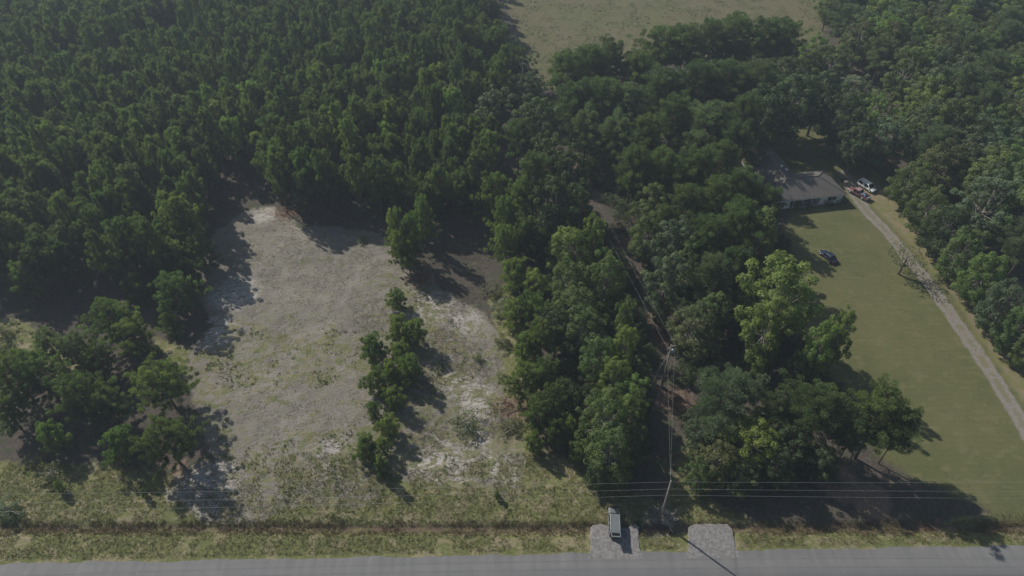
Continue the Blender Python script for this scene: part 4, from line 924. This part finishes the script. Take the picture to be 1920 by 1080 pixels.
# ------------------------------------------------------------------ vehicles
def loft(mb, st, n=16, p=4.0):
    """st: list of (y, half width, z bottom, z top); rounded rectangular sections"""
    vs = []; fs = []
    for (y, hw, zb, zt) in st:
        for k in range(n):
            a = 2 * math.pi * (k + .5) / n; ca, sa = math.cos(a), math.sin(a)
            r = (abs(ca) ** p + abs(sa) ** p) ** (-1 / p)
            vs.append((hw * ca * r, y, (zb + zt) / 2 + (zt - zb) / 2 * sa * r))
    for i in range(len(st) - 1):
        for k in range(n): fs.append((i * n + k, (i + 1) * n + k, (i + 1) * n + (k + 1) % n, i * n + (k + 1) % n))
    fs += [tuple(range(n)), tuple((len(st) - 1) * n + k for k in range(n - 1, -1, -1))]
    mb.add(vs, fs, True)
def vehicle(name, loc, heading, L, W, Hh, paint, cab, label, cat, hood=.95, roofmat=None, tail=.95, bed=None, hatch_up=False):
    """heading: direction the nose points (radians from +X). cab=(front base y, front top y, rear top y, rear base y) as fractions of L from the nose"""
    root = empty(name, loc, heading - math.pi / 2); tag(root, label, cat)
    hw = W / 2; y = lambda f: L / 2 - f * L
    belt = Hh * .56; gz = .24
    body = MB()
    endb = bed[0] if bed else 1.0
    st = [(y(0), hw * .78, gz + .16, belt * .66), (y(.012), hw * .88, gz + .08, belt * .74), (y(.04), hw * .96, gz, belt * .80), (y(.12), hw, gz, belt * .87), (y(cab[0]), hw, gz, belt * .98), (y(cab[1]), hw, gz, belt), (y(min(cab[2], .9)), hw, gz, belt)]
    if not bed: st += [(y(min(cab[3] - .001, .97)), hw * .985, gz, belt * tail), (y(.985), hw * .93, gz + .05, belt * tail * .94), (y(1), hw * .84, gz + .14, belt * tail * .8)]
    else: st += [(y(bed[0]), hw, gz, belt)]
    st.sort(key=lambda q: -q[0]); loft(body, st); body.build('body', M[paint], root)
    # greenhouse
    tw = hw * .8; bw = hw * .94
    lo = [(bw, y(cab[0]), belt - .06), (-bw, y(cab[0]), belt - .06), (-bw, y(cab[3]), belt - .06), (bw, y(cab[3]), belt - .06)]
    hi = [(tw, y(cab[1]), Hh - .06), (-tw, y(cab[1]), Hh - .06), (-tw, y(cab[2]), Hh - .06), (tw, y(cab[2]), Hh - .06)]
    gh = MB(); gh.add(lo + hi, [(0, 1, 5, 4), (1, 2, 6, 5), (2, 3, 7, 6), (3, 0, 4, 7)]); gh.build('cabin', M[paint], root)
    rf = MB(); my = (y(cab[1]) + y(cab[2])) / 2
    rl = [(x * 1.01, my + (yy - my) * 1.01, z) for x, yy, z in hi]; rt = [(x * .9, my + (yy - my) * .93, Hh) for x, yy, z in hi]
    rf.add(rl + rt, [(0, 1, 5, 4), (1, 2, 6, 5), (2, 3, 7, 6), (3, 0, 4, 7), (4, 5, 6, 7), (3, 2, 1, 0)]); rf.build('roof', M[roofmat or paint], root)
    def pane(nm, q, ins, off):
        q = [Vector(v) for v in q]; c = sum(q, Vector()) / 4; nrm = (q[1] - q[0]).cross(q[3] - q[0]).normalized()
        if nrm.dot(c - Vector((0, my, belt))) < 0: nrm = -nrm
        p = [c + (v - c) * ins + nrm * off for v in q]; m = MB(); m.add(p + [v - nrm * off * .8 for v in p], [(0, 1, 2, 3), (7, 6, 5, 4), (0, 4, 5, 1), (1, 5, 6, 2), (2, 6, 7, 3), (3, 7, 4, 0)]); m.build(nm, M['glass'], root)
    pane('windshield', [lo[0], lo[1], hi[1], hi[0]], .9, .015)
    if not hatch_up: pane('rear_window', [lo[2], lo[3], hi[3], hi[2]], .85, .015)
    for a, b in ((1, 2), (3, 0)):
        for f0, f1 in ((.05, .47), (.53, .95)):
            l0, l1, h0, h1 = Vector(lo[a]), Vector(lo[b]), Vector(hi[a]), Vector(hi[b])
            pane('side_window', [l0.lerp(l1, f0), l0.lerp(l1, f1), h0.lerp(h1, f1), h0.lerp(h1, f0)], .84, .012)
    for sx in (-1, 1):
        for f in (.17, .8):
            wy = y(f); r = .36; t = MB(); t.tube([(sx * (hw - .2), wy, r), (sx * (hw + .015), wy, r)], r, 16); wl = t.build('wheel', M['tyre'], root)
            t = MB(); t.tube([(sx * (hw + .012), wy, r), (sx * (hw + .03), wy, r)], r * .6, 12); t.build('rim', M['rim'], wl)
            t = MB(); t.tube([(sx * (hw - .05), wy, r + .03), (sx * (hw + .006), wy, r + .03)], r * 1.16, 16); t.build('wheel_arch', M['blackplastic'], root)
        t = MB(); t.box((sx * hw * .68, y(.018), belt * .62), (hw * .36, .14, .16)); t.build('headlight', M['lampclear'], root)
        t = MB(); t.box((sx * hw * .84, y(.988), belt * .72), (.16, .12, .26)); t.build('tail_light', M['lampred'], root)
        t = MB(); t.box((sx * (hw + .1), y(cab[0] + .06), belt + .08), (.2, .12, .15)); t.build('side_mirror', M['blackplastic' if paint != 'paint_white' else paint], root)
    t = MB(); t.box((0, y(-.004), gz + .2), (W * .8, .12, .2)); t.build('bumper', M['blackplastic'], root)
    t = MB(); t.box((0, y(1.004), gz + .2), (W * .86, .12, .18)); t.build('bumper', M['galv' if bed else 'blackplastic'], root)
    if bed:
        y0, y1 = y(bed[0]) - .02, y(1)
        t = MB(); t.box((0, (y0 + y1) / 2, gz + .36), (W - .06, y0 - y1, .3)); t.build('bed_floor', M['blackplastic'], root)
        for sx in (-1, 1): t = MB(); t.box((sx * (hw - .05), (y0 + y1) / 2, (gz + .1 + belt) / 2), (.1, y0 - y1 - .1, belt - gz - .1)); t.build('bed_side', M[paint], root)
        t = MB(); t.box((0, y1 + .03, (gz + .1 + belt) / 2), (W - .02, .07, belt - gz - .1)); t.build('tailgate', M[bed[1]], root)
    if hatch_up:
        hy, hz = y(cab[2]), Hh - .03
        t = MB(); t.add([(-tw * .98, hy + .03, hz), (tw * .98, hy + .03, hz), (tw * .92, hy - 1.05, hz + .28), (-tw * .92, hy - 1.05, hz + .28), (-tw * .98, hy + .03, hz - .06), (tw * .98, hy + .03, hz - .06), (tw * .92, hy - 1.05, hz + .22), (-tw * .92, hy - 1.05, hz + .22)],
              [(0, 3, 2, 1), (4, 5, 6, 7), (0, 1, 5, 4), (1, 2, 6, 5), (2, 3, 7, 6), (3, 0, 4, 7)]); hb = t.build('rear_hatch', M[paint], root)
        t = MB(); t.add([(-tw * .78, hy - .25, hz + .085), (tw * .78, hy - .25, hz + .085), (tw * .76, hy - .85, hz + .243), (-tw * .76, hy - .85, hz + .243)], [(0, 3, 2, 1)]); t.build('pane', M['glass'], hb)
        for sx in (-.45, .45):
            t = MB(); t.box((sx * W * .8 , (y(cab[1]) + y(cab[2])) / 2, Hh + .05), (.05, abs(y(cab[1]) - y(cab[2])) * .9, .05)); t.build('roof_rail', M['galv'], root)
    return root
p = at(1151, 982); vehicle('sport_utility_vehicle', (p.x, p.y - .1, .12), math.radians(86), 4.7, 1.9, 1.72, 'paint_silver', (.2, .34, .95, .985), 'silver grey utility vehicle with raised rear hatch parked on the pale roadside apron', 'car', tail=.98, hatch_up=True)
p = at(1552, 484); vehicle('sedan', (p.x, p.y, 0), math.radians(-67 + 180), 4.7, 1.8, 1.42, 'paint_blue', (.27, .42, .72, .88), 'dark blue sedan parked in tree shade on the lawn edge', 'car')
p = at(1609, 366); vehicle('pickup_truck', (p.x, p.y, 0), math.radians(-56 + 180), 5.6, 1.95, 1.8, 'paint_red', (.25, .34, .56, .62), 'old faded red pickup truck with loaded bed on the gravel drive', 'pickup truck', roofmat='paint_redroof', bed=(.64, 'paint_white'))
rt = p
p = at(1624, 353); vehicle('minivan', (p.x, p.y, 0), math.radians(-60), 4.9, 1.95, 1.75, 'paint_white', (.2, .36, .95, .985), 'white minivan facing the road, parked right of the red pickup', 'van', tail=.98)
# load in the pickup bed: toolbox, tarp heap
def heap(name, loc, size, mat, label, cat, seed):
    rs = np.random.RandomState(seed); mb = MB(); n, k = 14, 6; vs = []
    for j in range(k + 1):
        f = j / k; r = math.cos(f * math.pi / 2) ** .6
        for i in range(n):
            a = 2 * math.pi * i / n; q = 1 + rs.uniform(-.18, .18); vs.append((size[0] / 2 * r * q * math.cos(a), size[1] / 2 * r * q * math.sin(a), size[2] * f * rs.uniform(.85, 1.1)))
    mb.add(vs, [(j * n + i, j * n + (i + 1) % n, (j + 1) * n + (i + 1) % n, (j + 1) * n + i) for j in range(k) for i in range(n)] + [tuple(range(n - 1, -1, -1)), tuple(k * n + i for i in range(n))])
    o = mb.build(name, M[mat]); o.location = loc; o.rotation_euler = (0, 0, rs.uniform(0, 3)); tag(o, label, cat); return o
hd = Vector((math.cos(math.radians(124)), math.sin(math.radians(124)), 0))
heap('tarp_bundle', rt - hd * 1.55 + Vector((0, 0, .72)), (1.2, 1.1, .55), 'tarp', 'crumpled blue tarp bundle in the bed of the red pickup', 'tarp', 3)
b = MB(); b.box((0, 0, .2), (1.5, .45, .4)); b.box((0, 0, .42), (1.54, .49, .05)); t_ = empty('tool_box', rt - hd * .95 + Vector((0, 0, .78)), math.radians(124 - 90)); tag(t_, 'grey metal tool box behind the cab of the red pickup', 'tool box')
b = MB(); b.box((0, 0, .19), (1.5, .45, .38)); b.build('case', M['galv'], t_); b = MB(); b.box((0, 0, .41), (1.54, .49, .05)); b.build('lid', M['galv'], t_)
# wheeled bin
p = at(1578, 342); t_ = empty('wheeled_bin', (p.x, p.y, 0), .4); tag(t_, 'dark wheeled rubbish bin beside the roof corner by the drive', 'bin')
b = MB(); b.add([(-.24, -.28, .06), (.24, -.28, .06), (.24, .25, .06), (-.24, .25, .06), (-.31, -.36, 1.0), (.31, -.36, 1.0), (.31, .36, 1.0), (-.31, .36, 1.0)], [(0, 3, 2, 1), (4, 5, 6, 7), (0, 1, 5, 4), (1, 2, 6, 5), (2, 3, 7, 6), (3, 0, 4, 7)]); b.build('tub', M['blackplastic'], t_)
b = MB(); b.box((0, 0, 1.04), (.66, .78, .06)); b.build('lid', M['blackplastic'], t_)
for sx in (-1, 1): b = MB(); b.tube([(sx * .27, .3, .12), (sx * .33, .3, .12)], .12, 10); b.build('wheel', M['tyre'], t_)
# things behind the house
p = at(1470, 248); t_ = empty('utility_trailer', (p.x, p.y, 0), math.radians(12)); tag(t_, 'pale flat trailer standing in shade behind the house', 'trailer')
b = MB(); b.box((0, 0, .6), (4.2, 1.8, .12)); b.build('deck', M['polewood'], t_)
for sy in (-1, 1):
    b = MB(); b.box((0, sy * .9, .85), (4.2, .06, .08)); b.box((-2.05, sy * .9, .75), (.06, .06, .22)); b.box((2.05, sy * .9, .75), (.06, .06, .22)); b.build('side_rail', M['galv'], t_)
    b = MB(); b.tube([(-.2, sy * .95, .33), (-.2, sy * 1.12, .33)], .33, 12); b.build('wheel', M['tyre'], t_)
b = MB(); b.tube([(-2.1, .5, .55), (-3.3, 0, .5)], .05, 5); b.tube([(-2.1, -.5, .55), (-3.3, 0, .5)], .05, 5); b.build('tow_bar', M['galv'], t_)
p = at(1488, 243); heap('covered_heap', (p.x, p.y, 0), (2.6, 2.0, 1.2), 'galv', 'grey covered heap right of the pale trailer behind the house', 'covered heap', 5)
for (px, py, s, lb) in ((1386, 262, 1.2, 'pale junk heap half hidden behind the trees left of the long roof'), (1396, 250, 1.5, 'pale heap of yard junk just behind the first one')):
    p = at(px, py); heap('junk_heap', (p.x, p.y, 0), (2.0 * s, 1.4 * s, .7), 'concrete', lb, 'junk heap', int(px))

# ------------------------------------------------------------------ power line
def pole(loc, top, label, arm_dir=None, transformer=False, hgt=11.6):
    root = empty('utility_pole', loc); tag(root, label, 'utility pole', 'utility poles')
    b = MB(); tx, ty = top; b.tube([(0, 0, -.3), (tx * .5, ty * .5, hgt * .5), (tx, ty, hgt)], [.19, .16, .12], 10); b.build('shaft', M['polewood'], root)
    if arm_dir is not None:
        c, s = math.cos(arm_dir), math.sin(arm_dir); b = MB(); b.box((tx * .95, ty * .95 , hgt - .55), (1.9, .12, .12), arm_dir); a = b.build('crossarm', M['polewood'], root)
        for q in (-.85, .85): b = MB(); b.tube([(tx * .95 + c * q, ty * .95 + s * q, hgt - .48), (tx * .95 + c * q, ty * .95 + s * q, hgt - .25)], [.07, .05], 8); b.build('insulator', M['ceramic'], a)
    if transformer: b = MB(); b.tube([(tx + .42, ty, hgt - 2.2), (tx + .42, ty, hgt - 1.3)], .26, 12); b.tube([(tx + .42, ty, hgt - 1.3), (tx + .42, ty, hgt - 1.2)], [.27, .1], 12); b.build('transformer', M['galv'], root)
    return root
def wire(a, b, sag, label, group, r=.012, name='power_wire'):
    a = Vector(a); b = Vector(b); mb = MB(); n = 14
    mb.tube([a.lerp(b, i / n) - Vector((0, 0, sag * 4 * (i / n) * (1 - i / n))) for i in range(n + 1)], r, 4)
    tag(mb.build(name, M['wire']), label, 'wire', group)
PA = at(1237, 977); TA = at(1258, 903, 11.4); A = (PA.x, PA.y, 0); dt = (TA.x - PA.x, TA.y - PA.y)
pole(A, dt, 'leaning grey wooden pole beside the road, nearest the silver vehicle')
TB = at(1259, 648, 11.2); pole((TB.x, TB.y, 0), (0, 0), 'grey pole with crossarm and transformer in the dark clearing between trees', math.radians(30), True, 11.4)
TC = at(980, 118, 10.5); pole((TC.x, TC.y, 0), (0, 0), 'farthest pole, standing at the shadowed edge of the field', math.radians(20), False, 10.8)
gw = 'road side wires'
for i, (z, yl, yr) in enumerate(((11.3, 925, 900), (9.4, 942, 917), (7.7, 958, 930))):
    m0 = Vector((PA.x + dt[0] * z / 11.6, PA.y + dt[1] * z / 11.6, z)); l = at(0, yl, z); d = (l - m0).normalized(); L0 = m0 + d * 110
    wire(m0, L0, .5, ('uppermost', 'middle', 'lowest')[i] + ' roadside wire running left from the leaning pole', gw)
    r_ = at(1920, yr + 2, z); d = (r_ - m0).normalized(); wire(m0, m0 + d * 95, .4, ('uppermost', 'middle', 'lowest')[i] + ' roadside wire running right from the leaning pole', gw)
for sgn, nm in ((-1, 'left'), (1, 'right')):
    c30 = Vector((math.cos(math.radians(30)), math.sin(math.radians(30)), 0)) * .85 * sgn
    wire((TA.x, TA.y, 11.3 - .35 * (sgn > 0)), (TB.x + c30.x, TB.y + c30.y, 11.0), .35, nm + ' wire between the leaning pole and the clearing pole', 'wires over the clearing')
    c20 = Vector((math.cos(math.radians(20)), math.sin(math.radians(20)), 0)) * .85 * sgn
    wire((TB.x + c30.x, TB.y + c30.y, 11.0), (TC.x + c20.x, TC.y + c20.y, 10.4), .9, nm + ' wire from the clearing pole toward the field', 'wires over the clearing')
    e_ = at(905, -90, 10.4); wire((TC.x + c20.x, TC.y + c20.y, 10.4), (e_.x + c20.x, e_.y + c20.y, 10.4), .5, nm + ' wire running up along the field edge', 'wires over the clearing')
g_ = at(1232, 718); wire((TB.x, TB.y, 10.2), (TB.x - 5, TB.y - 4.5, 0), 0, 'slanting guy wire bracing the clearing pole', None, .03, 'guy_wire')
g_ = at(1262, 1000); wire((PA.x + dt[0] * .8, PA.y + dt[1] * .8, 9.3), (PA.x + 1.5, PA.y - 1.0, 0.05), 0, 'guy wire bracing the leaning roadside pole', None, .025, 'guy_wire')

# dead leaning snag and fallen logs
def log(name, a, b, r, label, mat='greybark', cat='log'):
    mb = MB(); a = Vector(a); b = Vector(b); m = a.lerp(b, .5) + Vector((.1, .1, .06)); mb.tube([a, m, b], [r, r * .8, r * .45], 7)
    d = (b - a).normalized()
    for k in range(4): q = a.lerp(b, .4 + .14 * k); s = Vector((d.y, -d.x, .5)) * (1 if k % 2 else -1); s.z = abs(s.z); mb.tube([q, q + (s + d * .4) * r * 6], [r * .3, r * .1], 4)
    tag(mb.build(name, M[mat]), label, cat)
a = at(1590, 868); log('dead_tree', (a.x, a.y, 0), (a.x + .9, a.y + .6, 8.5), .16, 'pale bare dead trunk leaning under the lawn corner pine', cat='dead tree')
a = at(640, 435); 
for (x0, y0, x1, y1, lb) in ((545,425,640,470,'long fallen pole at the foot of the plantation, running along the shade edge'), (600,450,628,468,'short fallen log beside the long one'), (340,868,352,884,'reddish log lying under the roadside pine'), (1232,706,1246,712,'pale log beside the clearing pole'), (1238,962,1262,1002,'fallen branch near the leaning pole')):
    a, b = at(x0, y0), at(x1, y1); log('fallen_log', (a.x, a.y, .16), (b.x, b.y, .2), .14, lb, 'bark' if 'reddish' in lb else 'greybark')

# ------------------------------------------------------------------ air
hz = bpy.data.materials.new('haze_air'); hz.use_nodes = True; hz.node_tree.nodes.clear()
pv = hz.node_tree.nodes.new('ShaderNodeVolumePrincipled'); pv.inputs['Color'].default_value = (.74, .87, 1, 1); pv.inputs['Density'].default_value = 0.00034; pv.inputs['Anisotropy'].default_value = 0.2
ho = hz.node_tree.nodes.new('ShaderNodeOutputMaterial'); hz.node_tree.links.new(pv.outputs[0], ho.inputs['Volume'])
b = MB(); b.box((0, 0, 49.5), (2600, 2600, 103.6)); o = b.build('haze', hz); tag(o, 'faint bluish summer haze over the whole place', 'haze', kind='stuff')
